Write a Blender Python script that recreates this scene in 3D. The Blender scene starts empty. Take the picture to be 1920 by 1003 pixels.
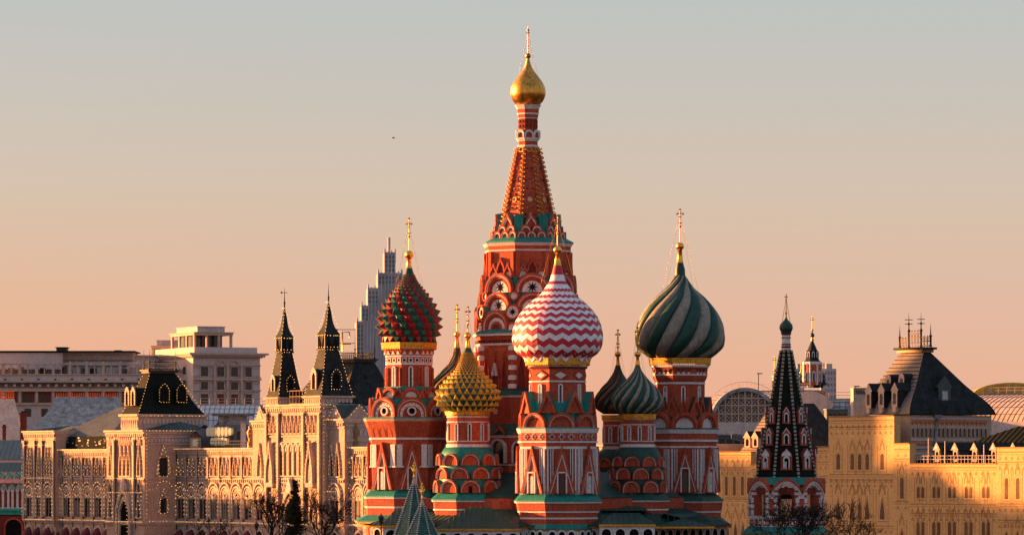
import bpy, bmesh, math, random
from mathutils import Vector, Matrix
random.seed(7)
R = math.radians
SC = bpy.context.scene
COL = SC.collection
# ---------------------------------------------------------------- camera, sky, sun, exposure
F = 8100.0      # focal length in pixels of the 1920 px wide photograph
CAMZ = 13.0     # eye height, metres
HY = 883.0      # horizon row of the photograph
cam = bpy.data.objects.new('camera', bpy.data.cameras.new('camera')); COL.objects.link(cam)
cam.location = (0, 0, CAMZ); cam.rotation_euler = (R(90), 0, 0)
cam.data.sensor_width = 36.0; cam.data.lens = 36.0 * F / 1920.0
cam.data.shift_y = (HY - 501.5) / 1920.0
cam.data.clip_start = 1.0; cam.data.clip_end = 60000.0
SC.camera = cam
SC.view_settings.view_transform = 'Standard'; SC.view_settings.look = 'None'
SC.view_settings.exposure = 2.52; SC.view_settings.gamma = 1.0
ALPHA = R(112)  # sun azimuth measured from the camera side, to the left: behind the subject, from the left
ELEV = R(7.0)
SUNDIR = Vector((-math.sin(ALPHA) * math.cos(ELEV), -math.cos(ALPHA) * math.cos(ELEV), math.sin(ELEV)))
sl = bpy.data.lights.new('sun', 'SUN'); sl.energy = 3.9; sl.angle = R(0.5); sl.color = (1.0, 0.40, 0.115)
sun = bpy.data.objects.new('sun', sl); COL.objects.link(sun)
sun.rotation_euler = SUNDIR.to_track_quat('Z', 'Y').to_euler()
W = bpy.data.worlds.new('World'); SC.world = W; W.use_nodes = True
nt = W.node_tree; nt.nodes.clear()
def N(t, typ, **kw):
    n = t.nodes.new(typ)
    for k, v in kw.items(): setattr(n, k, v)
    return n
out = N(nt, 'ShaderNodeOutputWorld'); bg = N(nt, 'ShaderNodeBackground')
tc = N(nt, 'ShaderNodeTexCoord'); sp = N(nt, 'ShaderNodeSeparateXYZ')
nt.links.new(tc.outputs['Generated'], sp.inputs[0])
def ramp(t, stops, src):
    r = N(t, 'ShaderNodeValToRGB'); e = r.color_ramp.elements
    while len(e) > 1: e.remove(e[-1])
    e[0].position = stops[0][0]; e[0].color = (*stops[0][1], 1)
    for p, c in stops[1:]:
        x = e.new(p); x.color = (*c, 1)
    t.links.new(src, r.inputs[0]); return r
# dusk sky: warm at the horizon, grey blue a few degrees up, bluer overhead (height = sine of elevation)
lo = ramp(nt, [(0.0, (.80, .42, .275)), (.022, (.775, .435, .30)), (.045, (.70, .482, .36)), (.066, (.63, .515, .412)), (.09, (.55, .52, .47)),
               (.112, (.485, .52, .51)), (.25, (.50, .57, .66)), (.6, (.44, .53, .68)), (1.0, (.38, .47, .66))], sp.outputs['Z'])
nish = N(nt, 'ShaderNodeTexSky', sky_type='NISHITA')
nish.sun_disc = False; nish.sun_elevation = ELEV
nish.sun_rotation = math.atan2(SUNDIR.x, SUNDIR.y)
nish.altitude = 150; nish.air_density = 1.2; nish.dust_density = 3.0
nsc = N(nt, 'ShaderNodeMixRGB', blend_type='MULTIPLY'); nsc.inputs[0].default_value = 1
nsc.inputs[2].default_value = (.06, .06, .06, 1); nt.links.new(nish.outputs[0], nsc.inputs[1])
mixf = N(nt, 'ShaderNodeMapRange'); mixf.inputs['From Min'].default_value = .12; mixf.inputs['From Max'].default_value = .5
mixf.inputs['To Max'].default_value = .35
nt.links.new(sp.outputs['Z'], mixf.inputs['Value'])
mx = N(nt, 'ShaderNodeMixRGB'); nt.links.new(mixf.outputs[0], mx.inputs[0])
nt.links.new(lo.outputs[0], mx.inputs[1]); nt.links.new(nsc.outputs[0], mx.inputs[2])
# warmer towards the sun's side of the horizon
az = N(nt, 'ShaderNodeMapRange'); az.inputs['From Min'].default_value = .13; az.inputs['From Max'].default_value = -.13
nt.links.new(sp.outputs['X'], az.inputs['Value'])
hz = N(nt, 'ShaderNodeMapRange'); hz.inputs['From Min'].default_value = .075; hz.inputs['From Max'].default_value = .0
nt.links.new(sp.outputs['Z'], hz.inputs['Value'])
mm = N(nt, 'ShaderNodeMath', operation='MULTIPLY'); nt.links.new(az.outputs[0], mm.inputs[0]); nt.links.new(hz.outputs[0], mm.inputs[1])
wm = N(nt, 'ShaderNodeMixRGB', blend_type='MULTIPLY'); nt.links.new(mm.outputs[0], wm.inputs[0])
nt.links.new(mx.outputs[0], wm.inputs[1]); wm.inputs[2].default_value = (1.08, .93, .76, 1)
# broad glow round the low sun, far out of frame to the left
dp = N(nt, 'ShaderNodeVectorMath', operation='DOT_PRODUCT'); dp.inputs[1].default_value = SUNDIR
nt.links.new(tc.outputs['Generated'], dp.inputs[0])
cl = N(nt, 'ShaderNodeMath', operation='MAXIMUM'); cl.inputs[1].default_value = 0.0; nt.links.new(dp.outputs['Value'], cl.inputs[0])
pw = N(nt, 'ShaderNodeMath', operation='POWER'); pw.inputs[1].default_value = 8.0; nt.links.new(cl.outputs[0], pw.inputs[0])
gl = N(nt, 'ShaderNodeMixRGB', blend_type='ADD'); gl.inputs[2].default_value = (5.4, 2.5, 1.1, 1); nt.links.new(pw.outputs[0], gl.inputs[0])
# the sky opposite the glow is darker and bluer
bk = N(nt, 'ShaderNodeMapRange'); bk.inputs['From Min'].default_value = .35; bk.inputs['From Max'].default_value = -.35; nt.links.new(sp.outputs['Y'], bk.inputs['Value'])
bm_ = N(nt, 'ShaderNodeMixRGB', blend_type='MULTIPLY'); bm_.inputs[2].default_value = (1.0, .98, 1.0, 1); nt.links.new(bk.outputs[0], bm_.inputs[0]); nt.links.new(wm.outputs[0], bm_.inputs[1])
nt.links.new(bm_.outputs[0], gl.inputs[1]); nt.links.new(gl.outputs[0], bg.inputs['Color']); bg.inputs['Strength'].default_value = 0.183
nt.links.new(bg.outputs[0], out.inputs['Surface'])
# ---------------------------------------------------------------- helpers
def PX(px, Y): return (px - 960.0) * Y / F
def PZ(py, Y): return CAMZ + (HY - py) * Y / F
MATS = {}
def mat(name, col, rough=.7, metal=0.0, var=.18, scale=1.2, emit=None, estr=0, bump=0.0, bscale=6.0, streak=0.0, spec=.3, fine=.10):
    m = bpy.data.materials.new(name); m.use_nodes = True; t = m.node_tree
    b = t.nodes['Principled BSDF']; b.inputs['Roughness'].default_value = rough; b.inputs['Metallic'].default_value = metal
    if not metal: b.inputs['Specular IOR Level'].default_value = spec
    c = N(t, 'ShaderNodeTexCoord')
    n1 = N(t, 'ShaderNodeTexNoise'); n1.inputs['Scale'].default_value = scale; n1.inputs['Detail'].default_value = 6; n1.inputs['Roughness'].default_value = .65
    t.links.new(c.outputs['Object'], n1.inputs['Vector'])
    src = n1.outputs['Fac']
    if streak:      # rain streaks: noise stretched along the vertical
        mp = N(t, 'ShaderNodeMapping'); mp.inputs['Scale'].default_value = (2.2, 2.2, .12); t.links.new(c.outputs['Object'], mp.inputs[0])
        n2 = N(t, 'ShaderNodeTexNoise'); n2.inputs['Scale'].default_value = 2.0; n2.inputs['Detail'].default_value = 4
        t.links.new(mp.outputs[0], n2.inputs['Vector'])
        mm_ = N(t, 'ShaderNodeMix'); mm_.inputs[0].default_value = streak
        t.links.new(src, mm_.inputs[2]); t.links.new(n2.outputs['Fac'], mm_.inputs[3]); src = mm_.outputs[0]
    lo_ = tuple(max(0, x * (1 - 1.6 * var)) for x in col); hi_ = tuple(min(1, x * (1 + 1.6 * var)) for x in col)
    r = ramp(t, [(.3, lo_), (.7, hi_)], src)
    # fine grain: joints, chips and dust at hand size
    nf = N(t, 'ShaderNodeTexNoise'); nf.inputs['Scale'].default_value = 5.5; nf.inputs['Detail'].default_value = 2; t.links.new(c.outputs['Object'], nf.inputs['Vector'])
    rf_ = ramp(t, [(.3, (1 - 2 * fine,) * 3), (.7, (1 + 2 * fine,) * 3)], nf.outputs['Fac'])
    mu = N(t, 'ShaderNodeMixRGB', blend_type='MULTIPLY'); mu.inputs[0].default_value = 1; t.links.new(r.outputs[0], mu.inputs[1]); t.links.new(rf_.outputs[0], mu.inputs[2])
    t.links.new(mu.outputs[0], b.inputs['Base Color'])
    if bump:
        nb = N(t, 'ShaderNodeTexNoise'); nb.inputs['Scale'].default_value = bscale; nb.inputs['Detail'].default_value = 3
        t.links.new(c.outputs['Object'], nb.inputs['Vector'])
        bp = N(t, 'ShaderNodeBump'); bp.inputs['Strength'].default_value = bump; bp.inputs['Distance'].default_value = .05
        t.links.new(nb.outputs['Fac'], bp.inputs['Height']); t.links.new(bp.outputs[0], b.inputs['Normal'])
    if emit:
        b.inputs['Emission Color'].default_value = (*emit, 1); b.inputs['Emission Strength'].default_value = estr
        m.cycles.emission_sampling = 'NONE'
    MATS[name] = m; return m
mat('brick', (.37, .070, .034), .85, fine=.16, var=.2, scale=.7, bump=.5, bscale=9, streak=.4)
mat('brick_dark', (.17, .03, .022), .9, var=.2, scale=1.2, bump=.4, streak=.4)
mat('brick_orange', (.48, .10, .035), .85, var=.14, scale=.9, bump=.4, streak=.3)
mat('white', (.60, .575, .585), .75, var=.08, scale=1.5, streak=.5)
mat('white_old', (.55, .52, .50), .85, spec=.06, var=.16, scale=2.5, bump=.4)
mat('teal', (.008, .165, .14), .5, var=.22, scale=.8, streak=.5)
mat('roof_green', (.014, .058, .046), .55, var=.3, scale=.7, streak=.5)
mat('dome_green', (.008, .055, .041), .5, var=.3, scale=1.4, streak=.4)
mat('dome_dark_green', (.014, .05, .038), .45, var=.35, scale=1.4, streak=.5)
mat('spike_green', (.012, .10, .068), .45, var=.25, scale=1.4, streak=.4)
mat('spike_red', (.23, .012, .018), .45, var=.2, scale=1.2, streak=.3)
mat('roof_black', (.010, .014, .013), .9, spec=.05, var=.35, scale=.7, streak=.5)
mat('dome_red', (.30, .012, .018), .5, var=.18, scale=1.2)
mat('stripe_red', (.50, .025, .05), .5, var=.14, scale=1.1, streak=.4)
mat('stripe_white', (.72, .71, .76), .5, var=.09, scale=1.1, streak=.4)
mat('dome_yellow', (.52, .32, .028), .55, var=.15, scale=1.2)
mat('dome_cream', (.215, .20, .165), .6, var=.3, scale=1.6, streak=.6)
mat('dome_brown', (.13, .06, .04), .6, var=.3, scale=1.6)
mat('gold', (.80, .43, .08), .28, metal=1.0, var=.15, scale=1.5, streak=.3)
mat('gold_old', (.62, .30, .06), .38, metal=1.0, var=.35, scale=1.3, streak=.5)
mat('gold_paint', (.58, .28, .025), .45, metal=.5, var=.3, scale=5)
mat('glass', (.018, .018, .022), .18, var=.3, scale=2, spec=.5)
mat('void', (.012, .011, .012), 1.0, var=.2, spec=0.0)
mat('bronze', (.20, .11, .045), .55, metal=.2, var=.3, scale=4)
mat('glass_glow_paint', (.50, .33, .10), .4, var=.3, scale=.6)
mat('lattice_glass', (.10, .095, .10), .3, var=.35, scale=.8)
mat('iron', (.03, .028, .03), .6, metal=.5, var=.2)
mat('bark', (.014, .012, .011), .95, var=.3, scale=4)
mat('needles', (.012, .022, .016), .9, var=.4, scale=3)
mat('tile_green', (.006, .0095, .008), .8, spec=.12, var=.35, scale=2.0, bump=.6, bscale=14)
mat('tent_teal', (.022, .085, .07), .6, var=.3, scale=2, fine=.2)
mat('curtain', (.13, .115, .105), .8)
mat('tile_cream', (.30, .27, .21), .6, var=.2)
mat('asphalt', (.06, .058, .06), .9, var=.2, scale=.3)
mat('stone', (.44, .315, .25), .85, spec=.06, var=.15, scale=.5, bump=.3, streak=.5)
mat('stone_pale', (.48, .365, .30), .85, spec=.06, var=.12, scale=.8, bump=.2)
mat('stone_grey', (.49, .42, .41), .85, spec=.06, var=.14, scale=.5, streak=.5)
mat('slate', (.018, .022, .024), .75, spec=.15, fine=.2, var=.4, scale=1.2, bump=.6, bscale=10)
mat('metal_roof', (.13, .155, .165), .75, spec=.1, var=.25, scale=.5, streak=.5)
mat('metal_dark', (.04, .06, .062), .5, var=.25, scale=.5)
mat('zinc', (.21, .22, .235), .55, fine=.2, var=.4, scale=.9, bump=.4)
mat('glass_roof', (.46, .47, .50), .35, var=.15, scale=.4, streak=.3)
mat('roof_seam', (.09, .085, .09), .6)
mat('bulb', (.8, .5, .22), .5, var=0, emit=(1, .44, .10), estr=.7)
mat('lamp_glow', (.34, .28, .21), .8, spec=.03, var=0, emit=(1, .74, .42), estr=.03)
mat('sunlit_sheet', (.21, .175, .15), .75, spec=.1, var=.2, scale=.5, streak=.5)
mat('vault_sheet', (.62, .44, .36), .6, var=.22, scale=.5, streak=.4)
mat('awning', (.10, .018, .03), .8)
mat('scrim', (.52, .345, .16), .9, spec=.06, var=.06, scale=.25, streak=.5, bump=.5, bscale=.9)
mat('scrim_line', (.33, .20, .09), .9, spec=.06, var=.1)
mat('scrim_win', (.13, .08, .055), .9, spec=.06, var=.12)
mat('highrise', (.40, .39, .42), .8, var=.1, scale=.1)
mat('highrise_win', (.17, .17, .20), .5, var=.2, scale=.2)
mat('red_win', (.16, .035, .02), .6)
mat('mint', (.03, .30, .25), .6)
mat('copper_dark', (.05, .03, .02), .5)

class MB:
    """collects shapes and links them as one mesh object"""
    def __init__(s): s.v = []; s.f = []; s.m = []; s.s = []; s.names = []
    def add(s, vs, fs, m, smooth=False, M=None):
        b = len(s.v)
        if m not in s.names: s.names.append(m)
        k = s.names.index(m)
        for v in vs:
            v = Vector(v)
            s.v.append(M @ v if M is not None else v)
        for f in fs:
            s.f.append([b + i for i in f]); s.m.append(k); s.s.append(smooth)
        return s
    def build(s, name, parent=None, loc=(0, 0, 0), **props):
        me = bpy.data.meshes.new(name)
        me.from_pydata([tuple(v) for v in s.v], [], s.f)
        for n in s.names: me.materials.append(MATS[n])
        me.polygons.foreach_set('material_index', s.m)
        me.polygons.foreach_set('use_smooth', s.s)
        bm = bmesh.new(); bm.from_mesh(me); bmesh.ops.recalc_face_normals(bm, faces=bm.faces[:]); bm.to_mesh(me); bm.free()
        o = bpy.data.objects.new(name, me); COL.objects.link(o); o.location = loc
        if parent: o.parent = parent
        for k, v in props.items(): o[k] = v
        return o
    # ---- primitives
    def box(s, x0, x1, y0, y1, z0, z1, m, M=None):
        v = [(x0, y0, z0), (x1, y0, z0), (x1, y1, z0), (x0, y1, z0), (x0, y0, z1), (x1, y0, z1), (x1, y1, z1), (x0, y1, z1)]
        return s.add(v, [(0, 3, 2, 1), (4, 5, 6, 7), (0, 1, 5, 4), (1, 2, 6, 5), (2, 3, 7, 6), (3, 0, 4, 7)], m, False, M)
    def rev(s, prof, n, m, smooth=True, rot=0.0, M=None, caps=True):
        vs = []; fs = []
        for r, z in prof:
            for i in range(n):
                a = rot + 2 * math.pi * i / n
                vs.append((r * math.sin(a), -r * math.cos(a), z))
        for j in range(len(prof) - 1):
            for i in range(n):
                k = (i + 1) % n
                fs.append((j * n + i, j * n + k, (j + 1) * n + k, (j + 1) * n + i))
        s.add(vs, fs, m, smooth, M)
        if caps:
            if prof[0][0] > 1e-3: s.add(vs[:n], [tuple(range(n))], m, False, M)
            if prof[-1][0] > 1e-3: s.add(vs[-n:], [tuple(range(n))], m, False, M)
        return s
    def ext(s, pts, d0, d1, m, M=None, mside=None):
        """polygon (u,v) in a facet frame, extruded along the facet's normal from d0 to d1"""
        n = len(pts)
        a = [(u, d0, v) for u, v in pts]; b = [(u, d1, v) for u, v in pts]
        s.add(b, [tuple(range(n))], m, False, M)
        s.add(a + b, [(i, (i + 1) % n, n + (i + 1) % n, n + i) for i in range(n)], mside or m, False, M)
        return s
    def ring(s, o, i, d0, d1, m, M=None, closed=True):
        n = len(o)
        vs = [(u, d1, v) for u, v in o] + [(u, d1, v) for u, v in i] + [(u, d0, v) for u, v in o] + [(u, d0, v) for u, v in i]
        fs = []
        for k in range(n if closed else n - 1):
            q = (k + 1) % n
            fs += [(k, q, n + q, n + k), (k, q, 2 * n + q, 2 * n + k), (n + k, n + q, 3 * n + q, 3 * n + k)]
        if not closed:
            for k in (0, n - 1): fs.append((k, n + k, 3 * n + k, 2 * n + k))
        return s.add(vs, fs, m, False, M)
    def tube(s, pts, r, m, n=5, M=None, smooth=True):
        pts = [Vector(p) for p in pts]; vs = []; fs = []
        rs = r if isinstance(r, (list, tuple)) else [r] * len(pts)
        for j, p in enumerate(pts):
            d = (pts[min(j + 1, len(pts) - 1)] - pts[max(j - 1, 0)]).normalized()
            a = d.cross(Vector((0, 0, 1)))
            if a.length < 1e-3: a = Vector((1, 0, 0))
            a.normalize(); b = d.cross(a)
            for i in range(n):
                t = 2 * math.pi * i / n
                vs.append(p + (a * math.cos(t) + b * math.sin(t)) * rs[j])
        for j in range(len(pts) - 1):
            for i in range(n):
                k = (i + 1) % n
                fs.append((j * n + i, j * n + k, (j + 1) * n + k, (j + 1) * n + i))
        return s.add(vs, fs, m, smooth, M)
    def ball(s, c, r, m, n=12, k=8, sz=1.0, M=None):
        prof = [(max(1e-4, r * math.sin(math.pi * j / k)), -r * sz * math.cos(math.pi * j / k)) for j in range(k + 1)]
        T = Matrix.Translation(c)
        return s.rev(prof, n, m, True, 0, T if M is None else M @ T, caps=False)
    def dot(s, c, r, m, M=None):
        x, y, z = c
        v = [(x + r, y, z), (x - r, y, z), (x, y + r, z), (x, y - r, z), (x, y, z + r), (x, y, z - r)]
        return s.add(v, [(0, 2, 4), (2, 1, 4), (1, 3, 4), (3, 0, 4), (2, 0, 5), (1, 2, 5), (3, 1, 5), (0, 3, 5)], m, False, M)
def frame(phi, a, z=0.0, a2=None, z2=None):
    """facet frame: u to the right as seen from outside, d outward, v up (tilted towards a2,z2 when given)"""
    d = Vector((math.sin(phi), -math.cos(phi), 0)); u = Vector((math.cos(phi), math.sin(phi), 0)); v = Vector((0, 0, 1))
    o = d * a + Vector((0, 0, z))
    if a2 is not None:
        v = (d * (a2 - a) + Vector((0, 0, z2 - z))).normalized(); d = u.cross(v); d = d if d.dot(o) >= 0 else -d
    M = Matrix.Identity(4)
    for i in range(3): M[i][0] = u[i]; M[i][1] = d[i]; M[i][2] = v[i]; M[i][3] = o[i]
    return M
def arch(w, h, kind='round', n=14, u0=0.0, v0=0.0, k=1.0):
    """outline of an arched opening, w wide and h high, base at v0; k scales it about the middle of its base"""
    w *= k; r = w / 2
    pts = [(u0 + r, v0)]
    if kind == 'round':
        sh = max(0, h * k - r) if h * k >= r else 0; ry = min(r, h * k)
        for i in range(n + 1):
            a = math.pi * i / n; pts.append((u0 + r * math.cos(a), v0 + sh + ry * math.sin(a)))
    elif kind == 'keel':
        hh = h * k
        for i in range(n + 1):
            a = math.pi * i / n
            y = math.sin(a); c = math.cos(a)
            tip = max(0, 1 - abs(c) * 2.2) ** 1.5
            pts.append((u0 + r * c, v0 + hh * (.72 * y + .28 * tip)))
    elif kind == 'point':
        hh = h * k; sh = max(0, hh - 1.1 * r)
        for i in range(n + 1):
            t = i / n
            c = 1 - 2 * t; y = (1 - abs(c) ** 1.7) ** 1.0
            pts.append((u0 + r * c, v0 + sh + (hh - sh) * y))
    elif kind == 'tri':
        pts += [(u0, v0 + h * k)]
    elif kind == 'rect':
        for i in range(n + 1):
            a = math.pi * i / n; c = math.cos(a); y = math.sin(a); m_ = max(abs(c), abs(y)); pts.append((u0 + r * c / m_, v0 + h * k * (1 if abs(y) >= abs(c) else max(.5, y / m_))))
    pts.append((u0 - r, v0))
    return pts
def rect(u0, u1, v0, v1): return [(u0, v0), (u1, v0), (u1, v1), (u0, v1)]
def curve(tab):
    """smooth monotone interpolation through (x, y) pairs"""
    xs = [p[0] for p in tab]; ys = [p[1] for p in tab]; n = len(xs)
    d = [(ys[i + 1] - ys[i]) / (xs[i + 1] - xs[i]) for i in range(n - 1)]
    t = [d[0]] + [0 if d[i - 1] * d[i] <= 0 else 2 * d[i - 1] * d[i] / (d[i - 1] + d[i]) for i in range(1, n - 1)] + [d[-1]]
    def f(x):
        if x <= xs[0]: return ys[0]
        if x >= xs[-1]: return ys[-1]
        i = 0
        while x > xs[i + 1]: i += 1
        h = xs[i + 1] - xs[i]; q = (x - xs[i]) / h
        return (ys[i] * (1 + 2 * q) * (1 - q) ** 2 + t[i] * h * q * (1 - q) ** 2 + ys[i + 1] * q * q * (3 - 2 * q) + t[i + 1] * h * q * q * (q - 1))
    return f
def thing(name, label, cat, loc, group=None):
    o = bpy.data.objects.new(name, None); COL.objects.link(o); o.location = loc
    o.empty_display_size = .5
    o['label'] = label; o['category'] = cat
    if group: o['group'] = group
    return o
def tag(o, label, cat, group=None, kind=None):
    o['label'] = label; o['category'] = cat
    if group: o['group'] = group
    if kind: o['kind'] = kind
    return o
# ---------------------------------------------------------------- ground
g = MB(); g.box(-20000, 20000, -500, 40000, -2, 0, 'asphalt')
o = g.build('ground'); o['kind'] = 'structure'
# ================================================================ the cathedral
CY = 456.0
CATH = thing('cathedral', 'red brick cathedral with patterned onion domes around a tall tented tower', 'cathedral', (PX(990, CY), CY, 0))
PH0 = R(5.5)      # direction of the facet nearest the camera on every octagon
OCT = 1.046       # octagon circumradius over the half width seen
def ph(k): return PH0 + R(45) * k
class Tw:
    """one tower of the cathedral, in a frame on its own axis; sizes are given in photograph pixels at its depth"""
    def __init__(s, px, Y, label, n=8):
        s.Y = Y; s.s = Y / F; s.n = n; s.loc = (PX(px, Y) - CATH.location.x, Y - CY, 0); s.label = label
        s.mb = MB(); s.part = None
    def z(s, py): return PZ(py, s.Y)
    def oct(s, mb, m, tab, n=8, smooth=False, caps=True):
        k = OCT if n == 8 else 1.0
        tab = sorted(tab, key=lambda p: -p[1])
        mb.rev([(hw * s.s * k, s.z(py)) for hw, py in tab], n, m, smooth, PH0 + (math.pi / 8 if n == 8 else 0), caps=caps); return mb
    def body(s, m, tab, n=8): s.oct(s.mb, m, tab, n); return s
    def done(s, label=None):
        s.part = s.mb.build('church_tower', CATH, s.loc, label=s.label); return s.part
    def sub(s, mb, name, **p): return mb.build(name, s.part, **p)
    def fr(s, k, hw, py=None, hw2=None, py2=None, n=8):
        a = .966 * s.s if n == 8 else s.s
        phi = ph(k) if n == 8 else PH0 + 2 * math.pi * k / n
        return frame(phi, hw * a, s.z(py), None if hw2 is None else hw2 * a, None if py2 is None else s.z(py2))
    def bands(s, rows, name='cornice', n=8):
        mb = MB()
        for m, py0, py1, hw0, hw1 in rows: s.oct(mb, m, [(hw0, py0), (hw1, py1)], n)
        return s.sub(mb, name)
    def goldband(s, py0, py1, hw, n=8, m='gold_paint'):
        mb = MB(); mid = (py0 * .45 + py1 * .55)
        s.oct(mb, m, [(hw, py0), (hw, mid)], n); s.oct(mb, m, [(hw + 1, py0 - .2), (hw + 1, py0 + 1.3)], n)
        if n == 8:
            w = hw * .8
            for k in range(-2, 3):
                M = s.fr(k, hw, py1); c = max(4, int(w / 4)); h = (py1 - mid) * s.s
                for i in range(c):
                    u = (-w / 2 + w * (i + .5) / c) * s.s; q = w / c * .5 * s.s
                    mb.ext([(u + q, h * 1.05), (u - q, h * 1.05), (u - q * .7, h * .3), (u, 0), (u + q * .7, h * .3)], -.14, -.03, m, M)
                    mb.dot((u, -.02, h * 1.55), q * .55, m, M)
        else:
            c = int(hw * 2 * math.pi / 4.2)
            for i in range(c):
                M = frame(2 * math.pi * i / c, hw * s.s, s.z(py1)); h = (py1 - mid) * s.s; q = 2.1 * s.s
                mb.ext([(q, h * 1.05), (-q, h * 1.05), (-q * .7, h * .3), (0, 0), (q * .7, h * .3)], -.14, -.03, m, M)
        return s.sub(mb, 'dome_band')
    def finial(s, ball, rb, c0, h0, c1, h1, top, arm, aw=5.0, dome=None, m='gold', wires=4, rod=.05, wr=.012):
        mb = MB(); q = s.s
        mb.ball((0, 0, s.z(ball)), rb * q, m, 16, 10)
        mb.rev([(h1 * q * 1.15, s.z(c1)), (h1 * q, s.z(c1 - 2)), (h0 * q, s.z(c0 + 2)), (h0 * q * 1.5, s.z(c0))], 14, m)
        s.sub(mb, 'finial')
        mc = 'gold_old'; cr = MB(); cr.tube([(0, 0, s.z(ball - rb)), (0, 0, s.z(top))], [rod * 1.1, rod * .8], mc, 6)
        u = (math.cos(PH0), math.sin(PH0))
        def bar(py, w, tilt=0, th=.05):
            cr.tube([(-u[0] * w * q, -u[1] * w * q, s.z(py) - tilt * q), (u[0] * w * q, u[1] * w * q, s.z(py) + tilt * q)], th, mc, 6)
        bar(arm, aw); bar(arm - 3.2, aw * .5); bar(arm + 5.5, aw * .55, 1.2)
        for e in (-1, 1): cr.dot((u[0] * aw * q * e, u[1] * aw * q * e, s.z(arm)), .15, mc)
        cr.dot((0, 0, s.z(top)), .16, mc)
        cres = [(u[0] * 3.4 * q * math.sin(a), u[1] * 3.4 * q * math.sin(a), s.z(arm + 15) - 3.0 * q * math.cos(a)) for a in [(-1.25 + .25 * i) for i in range(11)]]
        cr.tube(cres, [.03 + .05 * (1 - abs(i - 5) / 5) for i in range(11)], mc, 5)
        cr.ball((0, 0, s.z(arm + 24)), .14, mc, 8, 6)
        s.sub(cr, 'cross')
        if dome:
            for i in range(wires):
                a = PH0 + R(45) + i * 2 * math.pi / wires
                w = MB(); w.tube([(0, 0, s.z(arm + 1)), (dome[0] * q * math.sin(a), -dome[0] * q * math.cos(a), s.z(dome[1]))], wr, 'gold_old', 4)
                s.sub(w, 'guy_wire')
    def win(s, k, hw, u, py0, py1, w, f=2.0, n=8, m='white', g='glass', kind='round', name='window', deep=.16, sill=False, shut=False, boxed=False):
        """arched window, py0 top, py1 bottom, w overall width with its frame"""
        q = s.s; M = s.fr(k, hw, py1, n=n); h = (py1 - py0) * q; mb = MB()
        o = arch(w * q, h, kind, 12, u * q); i = arch((w - 2 * f) * q, h - f * q, kind, 12, u * q)
        if boxed:       # square frame, brick field, arched light inside
            W_ = w * q / 2; U = u * q; ff = f * q
            for a, b, c, d in ((U - W_, U - W_ + ff, 0, h), (U + W_ - ff, U + W_, 0, h), (U - W_, U + W_, h - ff, h)): mb.box(a, b, -.05, deep, c, d, m, M)
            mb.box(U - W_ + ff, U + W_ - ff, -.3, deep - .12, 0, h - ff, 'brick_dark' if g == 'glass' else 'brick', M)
            mb.ext(arch((w - 2 * f) * q * .62, (h - ff) * .86, 'round', 10, U), deep - .14, deep - .08, g, M)
            return s.sub(mb, name)
        mb.ring(o, i, -.05, deep, m, M, closed=False); mb.ext(i, -.02, .02, g, M)
        if shut: mb.ext(arch((w - 2 * f) * q * .72, (h - f * q) * .9, kind, 10, u * q), .0, .05, 'white_old', M)
        if sill: mb.box((u - w * .62) * q, (u + w * .62) * q, 0, deep * 1.4, -1.2 * q, .8 * q, m, M)
        return s.sub(mb, name)
    def koko(s, k, hw, u, py0, py1, w, depth=40, kind='round', m='brick', line='white', tymp='brick', roof='teal', extra=None, n=8, rim=.84, ln=.05, th=.30, name='gable', inner=True):
        """a gable with a rounded or keeled outline and a small barrel roof running back into the tower"""
        q = s.s; M = s.fr(k, hw, py1, n=n); h = (py1 - py0) * q; w *= q; u *= q; mb = MB()
        a = lambda kk: arch(w, h, kind, 18, u, 0, kk)
        mb.ext(a(1.03), -depth * q, -.02, tymp, M, roof)
        mb.ring(a(1.0), a(rim + ln), -.05, th, m, M, closed=False)
        mb.ring(a(rim + ln), a(rim), -.05, th * .8, line, M, closed=False)
        if rim > .74 and inner: mb.ring(a(rim), a(rim - .11), -.05, th * .5, m, M, closed=False)
        if extra == 'star':
            mb.ext(a(.60), -.02, .03, 'white', M); mb.ext(star(.17 * w, u, h * .27, 8), .03, .07, 'void', M)
        elif extra == 'white': mb.ext(a(.66), -.02, .03, 'white', M)
        elif extra == 'dots':
            mb.ring(a(.80), a(.60), -.02, .10, 'white', M, closed=False)
            for i in range(9):
                t = math.pi * (i + .5) / 9
                mb.ext([(u + .35 * w * math.cos(t) + .018 * w * math.cos(b), h * .70 * math.sin(t) + .018 * w * math.sin(b)) for b in [i * 1.047 for i in range(6)]], .10, .13, 'void', M)
            c = (u, h * .34)
            circ = lambda r: [(c[0] + r * math.cos(b * .3142), c[1] + r * math.sin(b * .3142)) for b in range(20)]
            mb.ring(circ(.15 * w), circ(.10 * w), -.02, .14, 'white', M); mb.ext(circ(.10 * w), -.02, .03, 'void', M)
        elif extra == 'door':
            mb.ext(arch(w * .16, h * .55, 'round', 8, u), -.02, .05, 'void', M)
        elif extra == 'niche':
            mb.ext(a(.62), -.02, .03, 'white', M); mb.ring(a(.45), a(.32), .03, .10, 'brick', M, closed=False); mb.ext(a(.32), .03, .05, 'brick_dark', M)
        return s.sub(mb, name)
    def vee(s, k, hw, py0, py1, w, th=.30, line='white', lw=1.7):
        q = s.s; M = s.fr(k, hw, py1); h = (py1 - py0) * q; mb = MB()
        T = [(w / 2 * q, 0), (0, h), (-w / 2 * q, 0)]
        mb.ext(T, -.05, th, 'brick', M)
        f = lw * q
        T2 = [((w / 2 - 4.2) * q, 0), (0, h - 4.2 * q * 2 * h / (w * q)), (-(w / 2 - 4.2) * q, 0)]
        T3 = [((w / 2 - 4.2 - lw) * q, 0), (0, h - (4.2 + lw) * q * 2 * h / (w * q)), (-(w / 2 - 4.2 - lw) * q, 0)]
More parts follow.
